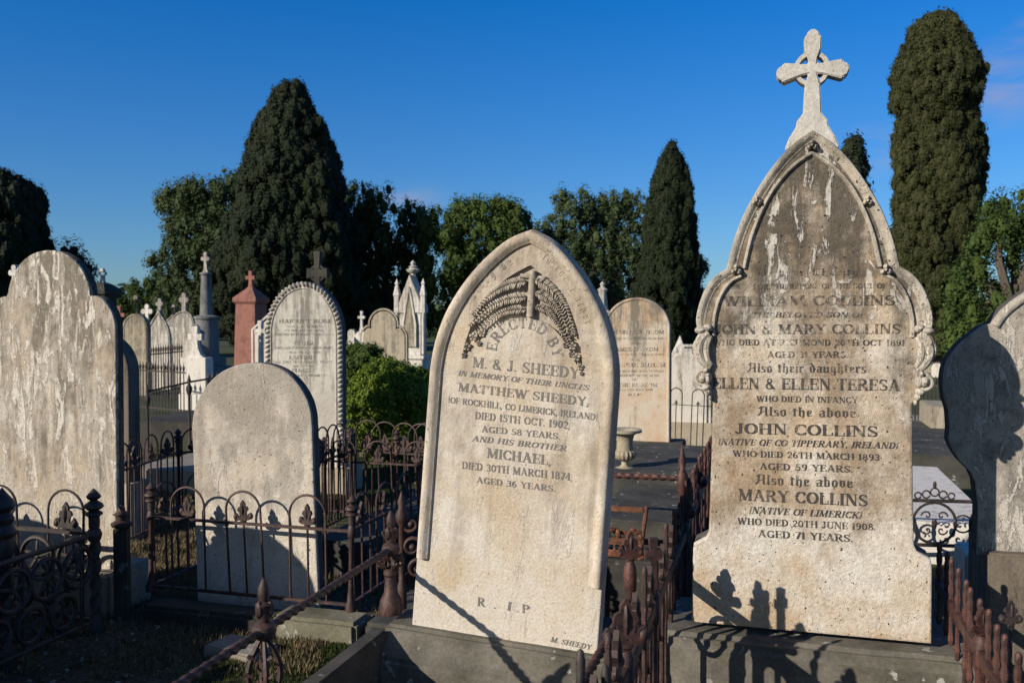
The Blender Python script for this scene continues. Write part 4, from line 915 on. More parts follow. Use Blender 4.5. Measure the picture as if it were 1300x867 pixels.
stone_bg(1208, 450, 500, 20, 28, 'gable', M_WHITE2, 'far pale blocky stone beside the dark scalloped shadow', mould=False)
# dark thin stone behind the flaking headstone
fr = frame_at(150, 560, 6.6); r_ = empty('headstone', fr.m, 'dark round headed slab seen as a sliver between the flaking stone and the far row', 'headstone')
w2 = fr.loc(163, 500)[0]; h_ = fr.loc(150, 424)[1]; mb = MB(); slab(mb, [(w2, -.3)] + arc(w2-.28, h_-.28, .28, 0, 180, 16) + [(w2-.56, -.3)], .12, cham=.01); mb.build('slab', M_BASE, r_)
mb = MB(); mb.box(w2-.62, w2+.05, -.06, .2, -fr.m.translation.z-.05, -.3); mb.build('base', M_SAND, r_, bevel=.01)
# crosses peeking behind the left stone
def mono(px, py, D, label, cat, name='monument'):
    p = P(px, py, D); return empty(name, Frame(Vector((p.x, p.y, 0))).m, label, cat), (p.z)
def Z(py, D, px=650): return P(px, py, D).z
s = F/7.5
r_, _ = mono(14, 400, 7.5, 'pale headstone whose lobed cross peeks over the left shoulder of the flaking stone', 'headstone', 'headstone')
mb = MB(); slab(mb, out_shape('ogee', .55, Z(364, 7.5)), .11); mb.build('slab', M_WHITE2, r_); finial_cross(r_, Z(366, 7.5), 16/s, 30/s, 5/s, M_WHITE)
# dark roofed monument with cross
D = 10; s = F/D; r_, _ = mono(131, 400, D, 'dark slate monument with a stepped roof and white cross, behind the flaking stone', 'monument')
z1 = Z(368, D); mb = MB(); mb.box(-.10, .10, -.10, .10, 0, z1-.05); mb.build('shaft', M_DARKST, r_, bevel=.005)
mb = MB(); 
for hw_, za, zb_ in ((.13, z1-.09, z1-.05), (.16, z1-.05, z1-.02)): mb.box(-hw_, hw_, -hw_, hw_, za, zb_)
mb.build('cornice', M_DARKST, r_, bevel=.004)
mb = MB(); mb.lathe([(.20, z1-.02), (.20, z1), (.10, z1+.06), (.045, z1+.08)], 4); mb.build('roof', M_DARKST, r_, smooth=False); finial_cross(r_, z1+.07, 9.5/s, 19/s, 3.4/s, M_WHITE, y=-.02, th=.04)
# grey column with cross
D = 24; s = F/D; r_, _ = mono(262, 400, D, 'tall grey granite column carrying a lobed cross, left of the pink monument', 'monument')
zt_ = Z(346, D); zb_ = Z(400, D); mb = MB(); mb.lathe([(.165, zb_), (.125, zt_-.08), (.16, zt_-.05), (.16, zt_-.01), (.10, zt_)], 16); mb.build('shaft', M_GREY, r_)
mb = MB(); mb.lathe([(.32, .55), (.30, zb_-.12), (.34, zb_-.10), (.34, zb_-.04), (.18, zb_)], 16); mb.build('drum', M_GREY, r_)
mb = MB(); mb.box(-.45, .45, -.45, .45, 0, .3); mb.box(-.36, .36, -.36, .36, .3, .55); mb.build('base', M_GREY, r_, bevel=.01)
finial_cross(r_, zt_, 12/s, 26/s, 3.6/s, M_WHITE2, y=-.04, th=.08)
# pink granite monument with cross
D = 18; s = F/D; r_, _ = mono(319, 400, D, 'pink granite pedestal monument topped by a plain cross', 'monument')
zt_ = Z(383, D); hwp = 15.5/s
mb = MB(); mb.lathe([(hwp*1.42, .62), (hwp*1.26, zt_-.02)], 4); mb.build('shaft', M_PINK, r_, bevel=.004)
mb = MB(); mb.lathe([(hwp*1.28, zt_-.05), (hwp*1.50, zt_), (hwp*1.50, zt_+.07), (hwp*.5, zt_+.24), (hwp*.30, zt_+.28)], 4); mb.build('cap', M_PINK, r_, smooth=False)
mb = MB(); mb.lathe([(hwp*2.2, 0), (hwp*2.2, .22), (hwp*1.9, .24), (hwp*1.9, .42), (hwp*1.7, .46), (hwp*1.5, .62)], 4); mb.build('base', M_PINK, r_, smooth=False)
finial_cross(r_, zt_+.25, 13/s, 23/s, 4.4/s, M_PINK, lobes=False, y=-.035, th=.07, ax=.62, flare=1.2)
# dark celtic cross
D = 13; s = F/D; r_, _ = mono(404, 400, D, 'dark weathered celtic cross rising behind the rope bordered headstone', 'monument', 'celtic_cross')
zt_ = Z(319, D); zc_ = Z(347, D); a = .045
mb = MB(); mb.prism(mirror([(0, zt_), (.055, zt_), (.04, zc_+.09), (.05, zc_+.05), (.16, zc_+.075), (.165, zc_-.075), (.05, zc_-.05), (.045, zc_-.09), (.09, .5)]), -.04, .04); c_ = mb.build('cross', M_DARKST, r_, bevel=.004)
vs = []; n = 32; mb = MB()
for i in range(n):
    an = 2*math.pi*i/n
    for q, y in ((.125, -.03), (.095, -.03), (.095, .03), (.125, .03)): vs.append((q*math.cos(an), y, zc_+q*math.sin(an)))
mb.add(vs, [(i*4+j, i*4+(j+1) % 4, ((i+1) % n)*4+(j+1) % 4, ((i+1) % n)*4+j) for i in range(n) for j in range(4)]); mb.build('ring', M_DARKST, c_)
mb = MB(); mb.lathe([(.40, 0), (.30, .45), (.14, .52)], 4); mb.build('base', M_DARKST, r_, smooth=False)
# gothic canopy monument
D = 19; s = F/D; r_, _ = mono(524, 400, D, 'white gothic monument with a steep gable, two pinnacles and a spire finial', 'monument', 'gothic_monument')
z0, zs_, za, zg = Z(449, D), Z(390, D), Z(350, D), Z(330, D); W_ = 17.5/s
mb = MB(); mb.box(-W_*1.05, W_*1.05, -W_*.8, W_*.8, .0, z0-.1); mb.box(-W_*1.22, W_*1.22, -W_*.95, W_*.95, z0-.1, z0-.03); mb.build('base', M_WHITE, r_, bevel=.01)
mb = MB(); mb.box(-W_*.82, W_*.82, -W_*.5, W_*.6, z0-.03, zs_); mb.build('body', M_WHITE, r_, bevel=.006)
mb = MB(); mb.prism([(-W_*.95, zs_-.12), (W_*.95, zs_-.12), (W_*.95, zs_), (0, za+.02), (-W_*.95, zs_)], -W_*.62, W_*.62); mb.build('gable', M_WHITE, r_, bevel=.006)
mb = MB(); ar = mirror(smooth_path([(0, za-.30), (W_*.28, zs_-.12), (W_*.42, zs_-.35)], 4) + [(W_*.42, z0+.15)]); mb.prism(ar, -W_*.66, -W_*.60); mb.build('inscription_panel', M_SAND, r_)
mb = MB(); sweep(mb, ar, [(-.03, -W_*.60), (-.03, -W_*.72), (.0, -W_*.72), (.0, -W_*.60)]); mb.build('arch_moulding', M_WHITE, r_)
mb = MB(); mb.lathe([(W_*.30, za-.25), (W_*.20, za+.02), (.06, zg-.34), (.05, zg-.28), (.12, zg-.25), (.15, zg-.20), (.07, zg-.17), (.10, zg-.14), (.04, zg-.11), (.06, zg-.06), (.0, zg)], 8, (0, W_*.1, 0)); mb.build('spire', M_WHITE, r_)
for sx in (-1, 1):
    mb = MB(); mb.lathe([(.035, z0), (.035, zs_-.1), (.06, zs_-.08)], 8, (sx*W_*1.02, -W_*.5, 0)); c_ = mb.build('colonnette', M_WHITE, r_)
    mb = MB(); mb.lathe([(.065, zs_-.12), (.065, zs_+.22), (.085, zs_+.25), (.04, za-.22), (.03, za-.20), (.055, za-.17), (.03, za-.13), (0, za-.06)], 4, (sx*W_*1.02, -W_*.5, 0)); mb.build('pinnacle', M_WHITE, r_, smooth=False)
# white cross on a block
D = 15.5; s = F/D; fr = frame_at(245, 500, D); r_ = empty('headstone', fr.m, 'low white block carrying a plain white cross, in front of the trefoil stone', 'headstone')
hw_ = 19/s; zt_ = 46/s; mb = MB(); mb.box(-hw_, hw_, -.05, .3, -fr.m.translation.z, -.002); mb.box(-hw_, hw_, 0, .22, 0, zt_); mb.build('block', M_WHITE, r_, bevel=.01)
mb = MB(); mb.prism(mirror([(0, zt_+40/s), (4/s, zt_+40/s), (3.6/s, zt_+30/s), (10/s, zt_+30.5/s), (10/s, zt_+22/s), (3.6/s, zt_+22/s), (4.4/s, zt_+12/s), (8/s, zt_+4/s), (13/s, zt_)]), .06, .15); mb.build('cross', M_WHITE, r_, bevel=.004)
# red-brown cross and carved broken top beyond the row
r_, _ = mono(150, 400, 26, 'small dark red cross far behind the buff headstone', 'monument', 'grave_cross'); finial_cross(r_, 0, .36, Z(388, 26), .09, M_PINK, ax=.86, lobes=False, foot=2)
r_, _ = mono(185, 400, 23, 'white carved rustic cross on a rock between the two leftmost far headstones', 'monument', 'grave_cross')
zz = Z(386, 23); mb = MB(); mb.lathe([(.35, 0), (.3, .6), (.22, zz-.55), (.08, zz-.45)], 9, flute=3, fa=.15); mb.build('rock', M_WHITE2, r_); finial_cross(r_, zz-.55, .34, .55, .09, M_WHITE)
# stone with crosslet left of the rope stone
D = 11; r_, _ = mono(331, 400, D, 'small white cross showing left of the rope bordered headstone', 'monument', 'grave_cross')
finial_cross(r_, .3, .15, Z(407, D)-.3, .042, M_WHITE, ax=.90, y=-.03, foot=3, lobes=False); mb = MB(); mb.lathe([(.2, 0), (.18, .32)], 4); mb.build('base', M_WHITE2, r_, bevel=.01)
# pyramid topped marker
D = 13; r_, _ = mono(863, 440, D, 'white pointed marker peeking over the pale shouldered headstone', 'marker', 'grave_marker')
z1 = Z(452, D); mb = MB(); mb.lathe([(.19, 0), (.17, z1), (.0, Z(426, D))], 4); mb.build('obelisk', M_WHITE, r_, smooth=False)
# little finial behind the leaning stone
D = 16; r_, _ = mono(765, 380, D, 'slim white spire just above the right edge of the leaning headstone', 'monument', 'grave_spire'); zz = Z(357, D)
mb = MB(); mb.lathe([(.3, 0), (.28, .8), (.2, zz-.55), (.10, zz-.5), (.07, zz-.2), (.10, zz-.15), (.03, zz-.1), (.05, zz-.05), (0, zz)], 8); mb.build('spire', M_WHITE, r_)

# ================================================================ SLABS, KERBS
def boxpx(name, label, cat, x0, x1, D0, D1, z, mat, **kw):
    """grave slab with its front edge at depth D0, between photo columns x0 and x1"""
    a = P(x0, 500, D0); b = P(x1, 500, D0); fr = Frame(Vector((a.x, a.y, 0)), kw.pop('yaw', YAW)); wd = (b-a).length
    return block(name, label, cat, fr, 0, wd, 0, D1-D0, kw.pop('z0', -.05), z, mat, **kw)
boxpx('grave_slab', 'dark bluestone grave slab with worn ledges behind the gap between the two big stones', 'grave slab', 752, 868, 5.3, 6.5, .42, M_BLUE2, seed=21)
boxpx('grave_slab', 'upper dark bluestone ledge carrying the garden urn', 'grave slab', 745, 880, 6.5, 8.0, .50, M_BLUE2, seed=22)
boxpx('grave_slab', 'pale marble grave slab behind the scrolled iron grave edging on the right', 'grave slab', 1152, 1262, 5.9, 8.3, .27, M_WHITE, seed=23)
boxpx('grave_slab', 'dark slab beyond the pale marble one on the right', 'grave slab', 1150, 1300, 8.6, 11.6, .30, M_BLUE2, seed=24)
boxpx('grave_kerb', 'squat buff kerb stone beside the far railings on the right', 'kerb', 1182, 1240, 10.6, 11.5, .55, M_SAND, seed=25)
boxpx('grave_slab', 'long grey slab behind the fence in the left middle distance', 'grave slab', 158, 262, 8.4, 10.4, .20, M_CONC, seed=26)
boxpx('grave_slab', 'dark raised grave bed with dry grass before the far left row', 'grave slab', 162, 262, 11.2, 14, .32, M_DARKST, seed=27)
boxpx('grave_slab', 'dark sunken slab directly behind the small rounded headstone', 'grave slab', 395, 470, 5.6, 7.6, .22, M_BLUE2, seed=28)
# kerbs of the leaning stone's grave
def kerb(label, A, B, w_, z, mat, z0=-.05, cat='kerb', name='grave_kerb', seed=1):
    d = B-A; fr = Frame(Vector((A.x, A.y, 0)), math.atan2(d.x, d.y)); return block(name, label, cat, fr, -w_/2, w_/2, 0, Vector((d.x, d.y)).length, z0, z, mat, .01, seed=seed)
SH_A = G(463, 802, .30); 
kerb('dark stone kerb running towards the viewer left of the leaning headstone', along(SH_A, -2.6) + Vector((.04,0,0)), along(SH_A, .05) + Vector((.04,0,0)), .075, .30, M_BLUE2, seed=31)
kerb('stone kerb along the right of the leaning headstone grave, under the twisted rail', along(G(735, 840, .16), -1.6), along(G(735, 840, .16), .6), .14, .16, M_BLUE2, seed=32)
kA = G(205, 795, .10); kB = G(452, 800, .10)
fk = Frame(Vector((G(452, 790, .10).x, G(452, 790, .10).y, 0))); 
block('grave_kerb', 'mossy sunlit kerb stone under the hooped fence before the small headstone', 'kerb', fk, -.44, .02, -.05, .14, -.05, .112, M_MOSS, .02, seed=33)
block('grave_kerb', 'low kerb stone before the small rounded headstone, its shade put into a dark colour', 'kerb', fk, -1.24, -.445, -.03, .14, -.05, .085, M_DARKST, .02, seed=37)  # darker material stands in for the shade on this length of the kerb
fk2 = Frame(Vector((G(452, 790, .10).x, G(452, 790, .10).y, 0))); block('grave_kerb', 'stone kerb running back under the side of the hooped fence', 'kerb', fk2, .03, .20, .0, 2.4, -.05, .10, M_BLUE2, .02, seed=34)
p_ = G(295, 818, .05); block('ledger_stone', 'flat broken stone lying in the shaded grass before the small headstone', 'stone', Frame(Vector((p_.x, p_.y, 0)), YAW+.2), -.12, .18, -.07, .12, -.03, .05, M_CONC, .01, seed=35)
boxpx('grave_kerb', 'dark stone kerb at the foot of the picket fence between the two big stones', 'kerb', 806, 838, 2.1, 6.6, .10, M_DARKST, seed=36)

# ================================================================ URN
p_ = P(793, 598, 6.62); s = F/6.62
root = empty('garden_urn', Frame(p_).m, 'pale fluted stone urn with a wide rim on the dark ledge', 'urn')
u = lambda q: q/s
mb = MB(); mb.lathe([(u(11),0),(u(11),u(5)),(u(6.5),u(6)),(u(4),u(9)),(u(4),u(13)),(u(7),u(14))], 20); mb.build('foot', M_SAND, root)
mb = MB(); mb.lathe([(u(7),u(14)),(u(12.5),u(17)),(u(14.5),u(22)),(u(13),u(26)),(u(10.5),u(27))], 64, flute=16, fa=.06); mb.build('fluted_bowl', M_SAND, root)
mb = MB(); mb.lathe([(u(10.5),u(27)),(u(10),u(38)),(u(12),u(46)),(u(16),u(49)),(u(21.5),u(50)),(u(22),u(53)),(u(20),u(54)),(u(15),u(53)),(u(12),u(50)),(u(9),u(42))], 28); mb.build('rim', M_SAND, root)

# ================================================================ IRON FENCES
# hooped fence round the small headstone
z_k = .112
B1 = G(445, 775, z_k); ux = Vector((math.cos(YAW), -math.sin(YAW), 0)); A1 = B1 - ux*1.19
A1.z = B1.z = z_k
def side(A, L_, n, ang=0): 
    B = along(A, L_, ang); return (A, B, spread(n))
hoop_fence('iron_fence', 'low rusty hooped iron fence with fleur finials round the small rounded headstone', [(A1, B1, [.205, .50, .80]), (A1, along(A1, 2.0), spread(7)), (B1, along(B1, 2.0), spread(7)), (along(A1, 2.0), along(B1, 2.0), spread(4))],
           zr=.405, zt=.575, zb=.03, hw=.205, fl=.125)
# back hooped fence, beside the bush
Zr = .62
def gp(px, py, z): p = G(px, py, z); return Vector((p.x, p.y, 0))
a = gp(404, 587, .55); b = gp(447, 572, .55); c = gp(505, 575, .55); d = gp(560, 579, .55)
hoop_fence('iron_fence', 'tall rusty hooped iron fence in front of the green bush', [(a, b, [.1,.38,.66,.9]), (b, c, [.28, .72]), (c, d, [.25,.5,.75])], zr=.55, zt=.79, zb=.06, hw=.22, fl=.15)
# left middle distance hooped fence
a = gp(100, 615, .55); b = gp(227, 574, .55); c = gp(330, 572, .55)
hoop_fence('iron_fence', 'rusty hooped iron fence seen in the gap left of the small rounded headstone', [(a, b, [.08,.22,.36,.5,.66,.86]), (b, c, [.2, .4, .6, .8])], zr=.55, zt=.74, zb=.06, hw=.20, fl=.14)
# left plot fence (front of the flaking stone)
pA = G(122, 792, .04); pA.z = 0
pB = pA - ux*.56; pZ = pA - ux*1.15
rootF = hoop_fence('iron_fence', 'heavy dark iron fence with rings and scrolls before the flaking headstone', [(pA, pZ, [.17, .50, .83])], zr=.50, zt=.72, zb=.06, hw=.22, fl=.16, mat=M_IRON, post_fin=.2, post_r=.020, rr=.012)
base = pA.copy()
def ring_panel(root, A, B, zlist, r, mat, name='ring_panel'):
    d = (B-A).normalized(); ang = math.atan2(d.y, d.x)
    for x, z, rr in zlist:
        mb = MB(); mb.tube([(x+rr*math.cos(2*math.pi*i/24), 0, z+rr*math.sin(2*math.pi*i/24)) for i in range(25)], r, 6, cap=False)
        for k in range(5):
            a = 2*math.pi*k/5+.3; mb.blob((x+rr*.45*math.cos(a), 0, z+rr*.45*math.sin(a)), (rr*.12, .008, rr*.42), 6, 5, math.pi/2-a)
        mb.blob((x, 0, z), (rr*.2, .012, rr*.2), 6, 4)
        o = mb.build(name, mat, root); o.matrix_local = Matrix.Translation(A-base) @ Matrix.Rotation(ang, 4, 'Z')
ring_panel(rootF, pA, pZ, [(.13,.36,.10),(.36,.36,.10),(.59,.36,.10),(.82,.36,.10),(.25,.17,.085),(.48,.17,.085)], .012, M_IRON)
# side run of that fence towards the viewer
pS = along(pA, -2.2)
for z, r in ((.50,.014), (.06,.010)):
    mb = MB(); mb.tube([Vector((0,0,z)), (pS-pA)+Vector((0,0,z))], r, 8); mb.build('rail', M_IRON, rootF)
ring_panel(rootF, pA, pS, [(.12+.2*i, .36, .095) for i in range(10)] + [(.22+.2*i, .17, .08) for i in range(9)], .012, M_IRON)
for k in range(12):
    q = along(pA, -.1-.18*k) - base; mb = MB(); mb.tube([(q.x, q.y, .06), (q.x, q.y, .50)], .008, 6); mb.build('baluster', M_IRON, rootF)
# twisted corner post and the heavy post at the frame edge
mb = MB(); mb.rope((0,0,.08), (0,0,.48), .024, .09, 2, .22); mb.build('twisted_post', M_IRON, rootF)
pG = P(4, 720, 4.1); rg = empty('gate_post', Matrix.Translation((pG.x, pG.y, 0)), 'thick dark cast iron post with a bulbous finial at the left edge', 'post')
zt_ = P(4, 618, 4.1).z
mb = MB(); mb.lathe([(.05,0),(.05,.1),(.035,.13),(.032,.5),(.045,.52),(.05,.56),(.04,.60)], 8); mb.build('shaft', M_IRON, rg)
mb = MB(); k = zt_-.60; mb.lathe([(.05,.60),(.062,.60+.1*k),(.04,.60+.25*k),(.052,.60+.38*k),(.035,.60+.5*k),(.055,.60+.62*k),(.045,.60+.75*k),(.02,.60+.88*k),(.0,.60+k)], 10); mb.build('finial', M_IRON, rg)
# stub post between the two left plots
pP = P(155, 720, 4.75); rg = empty('gate_post', Matrix.Translation((pP.x, pP.y, 0)), 'square dark stub post with an iron knob beside the flaking headstone', 'post')
z_ = P(155, 668, 4.75).z; mb = MB(); mb.box(-.035, .035, -.035, .035, 0, z_); mb.build('pedestal', M_DARKST, rg, bevel=.01)
z2 = P(155, 640, 4.75).z; k = z2-z_; mb = MB(); mb.lathe([(.05,z_),(.055,z_+.15*k),(.03,z_+.3*k),(.032,z_+.5*k),(.045,z_+.55*k),(.02,z_+.7*k),(.018,z_+.85*k),(0,z2)], 10); mb.build('knob', M_RUST, rg)

# ---- twisted rope rails of the leaning stone's plot
def openwork_post(root, z0, zr, D_scale=1.0, mat=M_RUST, fin=.16, lean=(0,0)):
    """cast post: bell base, open leaf cage, collar and leafy finial"""
    mb = MB(); mb.lathe([(.048,z0),(.052,z0+.02),(.046,z0+.06),(.030,z0+.09),(.024,z0+.16),(.032,z0+.17),(.030,z0+.19),(.018,z0+.20)], 14)
    base_ = mb.build('post_base', mat, root)
    za, zb = z0+.19, zr-.03; mb = MB()
    for k in range(4):
        a = math.pi/2*k+.4; cs, sn = math.cos(a), math.sin(a)
        pts = [(cs*(.012+.038*math.sin(math.pi*t)), sn*(.012+.038*math.sin(math.pi*t)), za+(zb-za)*t) for t in [i/10 for i in range(11)]]
        mb.tube(pts, [.007+.004*math.sin(math.pi*t/10) for t in range(11)], 6)
        for t in (.25, .5, .75):
            r_ = .012+.038*math.sin(math.pi*t); z = za+(zb-za)*t; mb.tube([(cs*r_, sn*r_, z), (cs*r_*1.25-sn*.014, sn*r_*1.25+cs*.014, z+.012), (cs*r_*.7-sn*.022, sn*r_*.7+cs*.022, z+.002)], [.006, .008, .003], 5)
    mb.tube([(0,0,za), (0,0,zb)], .009, 6); mb.build('leaf_cage', mat, base_)
    mb = MB(); mb.lathe([(.016,zb),(.036,zb+.012),(.040,zr),(.036,zr+.018),(.020,zr+.03),(.024,zr+.05),(.020,zr+.07),(.028,zr+.085),(.014,zr+.095),(.020,zr+.115),(.018,zr+fin*.8),(.008,zr+fin*.95),(.0,zr+fin)], 12)
    for k in range(3):
        a = 2*math.pi/3*k; mb.blob((.020*math.cos(a), .020*math.sin(a), zr+.07), (.013,.013,.03), 6, 5)
    mb.build('finial', mat, root)
hr = .60
r0 = G(335, 800, hr); r1 = G(496, 697, hr); dR = (r1-r0); dR.z = 0; dR.normalize()
RL0 = r0 - dR*1.35; rootT = empty('iron_fence', Matrix.Translation((r1.x, r1.y, 0)), 'twisted rope rail on cast leaf posts running left of the leaning headstone', 'fence')
def rel(p, root): q = Vector(p) - root.matrix_world.translation; return q
bpy.context.view_layer.update()
mb = MB(); mb.rope(rel(RL0, rootT), rel(r0-dR*.03, rootT), .0135, .048, 2, .2, n=14, step=.005); mb.build('rail', M_RUST, rootT)
mb = MB(); mb.rope(rel(r0+dR*.03, rootT), rel(r1, rootT), .0135, .048, 2, .2, n=14, step=.005); mb.build('rail', M_RUST, rootT)
for q, z0 in ((r1, P(494, 778, r1.y).z), (r0, .16)):
    e_ = rel(Vector((q.x, q.y, 0)), rootT)
    sub = MB(); 
    class _R: pass
    o = bpy.data.objects.new('post', None); 
    bpy.data.objects.remove(o)
    # posts are built at the origin and then moved as children
    before = set(COL.objects); openwork_post(rootT, z0, hr, fin=.17)
    for o in set(COL.objects)-before:
        if o.parent == rootT: o.location = e_
# second post and scrolls tight behind the first (corner cluster by the leaning stone)
rc = P(510, 690, 4.05); rootK = empty('scrolled_post', Matrix.Translation((rc.x, rc.y, 0)), 'rusty cast scrolls round a spiked post against the left edge of the leaning headstone', 'post')
mb = MB(); zt_ = P(505, 622, 4.05).z; z0 = P(505, 772, 4.05).z
mb.lathe([(.022,z0),(.022,z0+.1),(.015,z0+.12),(.013,zt_-.16),(.025,zt_-.14),(.030,zt_-.11),(.015,zt_-.08),(.019,zt_-.05),(.008,zt_-.02),(0,zt_)], 12); mb.build('shaft', M_RUST, rootK)
for k, (dx, dz, R_) in enumerate([(.05,.28,.05),(.07,.18,.045),(.04,.38,.045),(-.05,.34,.035),(.09,.30,.035),(.03,.12,.04)]):
    mb = MB(); mb.tube([(dx+R_*(1-t*.7)*math.cos(6.5*t+k), .01*k-.02, z0+dz+R_*(1-t*.7)*math.sin(6.5*t+k)) for t in [i/16 for i in range(17)]], [.010-.004*i/16 for i in range(17)], 7); mb.blob((dx, .01*k-.02, z0+dz), (.016,.014,.016)); mb.build('scroll', M_RUST, rootK)
# right hand rope rail
q0 = G(800, 762, hr); q1 = G(748, 852, hr); dQ = (q0-q1); dQ.z = 0; dQ.normalize()
rootU = empty('iron_fence', Matrix.Translation((q0.x, q0.y, 0)), 'twisted rope rail right of the leaning headstone ending in a fleur topped post', 'fence'); bpy.context.view_layer.update()
mb = MB(); mb.rope(rel(q0 - dQ*1.9, rootU), rel(q0, rootU), .0125, .048, 2, .2, n=14, step=.005); mb.build('rail', M_RUSTR, rootU)
mb = MB(); mb.lathe([(.03,0),(.03,.05),(.018,.1),(.014,.3),(.019,.5),(.014,.52),(.013,.62),(.022,.64),(.024,.69),(.021,.72),(.012,.74)], 12); mb.build('post', M_RUSTR, rootU)
mb = MB(); fleur(mb, (0,0,.735), .115, .016, .2); mb.build('finial', M_RUSTR, rootU)

# ---- picket fence between the two big stones
RP = [(.0105,0),(.0105,.10),(.0155,.12),(.0155,.15),(.010,.17),(.010,.34),(.0155,.36),(.010,.385),(.0105,.46),(.016,.475),(.016,.50),(.011,.52),(.017,.545),(.010,.565),(.014,.585),(.014,.605),(.010,.62),(.0125,.632),(.012,.648),(.006,.655)]
def picket_fence(label, A, L_, n, zr, mat, posts=(), fleurs=0, sc_=1.0, name='iron_fence', rings=False, thick=1.0, cross_at=()):
    root = empty(name, Matrix.Translation(A), label, 'fence'); d = AX
    R = Matrix.Rotation(math.atan2(d.y, d.x), 4, 'Z')
    for z in (zr-.015, .08):
        mb = MB(); mb.box(0, L_, -.014, .014, z-.022, z+.022); mb.build('rail', mat, root, bevel=.003).matrix_local = R
    k = zr/.50; pm_ = None; fm_ = None
    for i in range(n):
        x = (i+.5)/n*L_
        if pm_ is None:
            mb = MB(); mb.lathe([(r*thick, z*k) for r, z in RP], 8); o = mb.build('picket', mat); pm_ = o.data; bpy.data.objects.remove(o)
            mb = MB(); mb.lathe([(.010, .02), (.010, zr)], 8); fleur(mb, (0,0,zr), .15, .016); o = mb.build('fleur_picket', mat); fm_ = o.data; bpy.data.objects.remove(o)
        useF = fleurs and i % fleurs == 1
        o = mesh_obj('picket', fm_ if useF else pm_, None, root); o.matrix_local = R @ Matrix.Translation((x, random.uniform(-.004,.004), random.uniform(-.006,.006))) @ Matrix.Rotation(random.uniform(-.03,.03), 4, 'Y')
    for x, h, kind in posts:
        mb = MB(); mb.lathe([(.034,0),(.034,.06),(.022,.10),(.018,.16),(.018,zr-.08),(.026,zr-.06),(.026,zr+.03),(.017,zr+.045)], 8)
        o = mb.build('post', mat, root); o.matrix_local = R @ Matrix.Translation((x,0,0))
        f_ = MB()
        if kind == 'cross':
            f_.prism([(p, q+zr+.03) for p, q in mirror([(0,h),(.016,h),(.011,h*.78),(.030,h*.80),(.030,h*.62),(.011,h*.62),(.014,0)])], -.009, .009); 
        else: fleur(f_, (0,0,zr+.04), h, .016)
        f_.build('finial', mat, o).matrix_local = Matrix.Rotation(RAD(-64), 4, 'Z')
    if rings:
        for i in range(n//2):
            x = (i*2+1.5)/n*L_ ; mb = MB(); r_ = .075
            mb.tube([(x+r_*math.cos(2*math.pi*t/20), 0, zr-.13+r_*math.sin(2*math.pi*t/20)) for t in range(21)], .010, 6, cap=False); mb.build('ring', mat, root).matrix_local = R
    return root
A = G(785, 866, .60); A.z = 0; A = along(A, -.9)
picket_fence('rusty picket fence with a small cross finial, seen end on between the two big stones', A, 2.75, 17, .60, M_RUST, posts=((1.02,.16,'fleur'),(1.62,.20,'cross'),(2.73,.13,'fleur')), fleurs=2, rings=True, thick=.8)
A2 = along(A, 2.85)
picket_fence('narrower run of rusty railings continuing back beside the dark grave slab', A2, 2.6, 18, .62, M_RUSTR, posts=((.55,.15,'fleur'),(1.5,.15,'fleur'),(2.4,.15,'fleur')), fleurs=3)
# bottom right picket fence
A3 = G(1252, 830, .53); A3.z = 0; A3 = along(A3, -.95)
picket_fence('red rusty picket fence running away at the bottom right corner', A3, 1.85, 15, .52, M_RUSTR, posts=((1.02,.10,'fleur'),), thick=.85)
# lone thin spear at its side
p_ = P(1283, 800, 2.75); r_ = empty('iron_stake', Matrix.Translation((p_.x, p_.y, 0)), 'thin dark iron stake with a fleur tip in front of the brown sandstone base', 'stake')
z1 = P(1283, 792, 2.75).z; mb = MB(); mb.tube([(0,0,0),(0,0,z1)], .006, 6); mb.build('rod', M_IRON, r_); mb = MB(); fleur(mb, (0,0,z1-.01), .085, .01); mb.build('tip', M_IRON, r_)
# near finials rising into the bottom of the frame
for (px, py, D, lab) in ((737, 822, 2.05, 'blunt dark iron finial rising at the bottom edge under the M. Sheedy signature'), (769, 842, 2.15, 'short rusty finial at the bottom edge beside the twisted rail')):
    p_ = P(px, py, D); r_ = empty('iron_stake', Matrix.Translation((p_.x, p_.y, 0)), lab, 'stake'); k = p_.z
    mb = MB(); mb.tube([(0,0,0),(0,0,k-.1)], .008, 8); mb.build('rod', M_IRON, r_); mb = MB(); mb.lathe([(.009,k-.1),(.014,k-.09),(.010,k-.075),(.012,k-.03),(.008,k-.008),(.0,k)], 10); mb.build('tip', M_IRON, r_)
# rope rail and posts across the dark slab
za = .70; a = G(782, 603, za); b = G(866, 607, za); rr_ = empty('iron_fence', Matrix.Translation((a.x, a.y, 0)), 'short rusty twisted rail crossing the dark slab below the urn', 'fence'); bpy.context.view_layer.update()
mb = MB(); mb.rope(rel(a-(b-a)*.8, rr_), rel(b, rr_), .016, .05, 2, .22, n=12, step=.007); mb.build('rail', M_RUSTR, rr_)
mb = MB(); e_ = rel(Vector((b.x, b.y, 0)), rr_); mb.lathe([(.03,.4),(.03,.46),(.018,.5),(.022,.62),(.032,.66),(.032,.72),(.015,.75),(.024,.80),(.010,.85),(0,.91)], 10, tuple(e_)); mb.build('post', M_RUSTR, rr_)
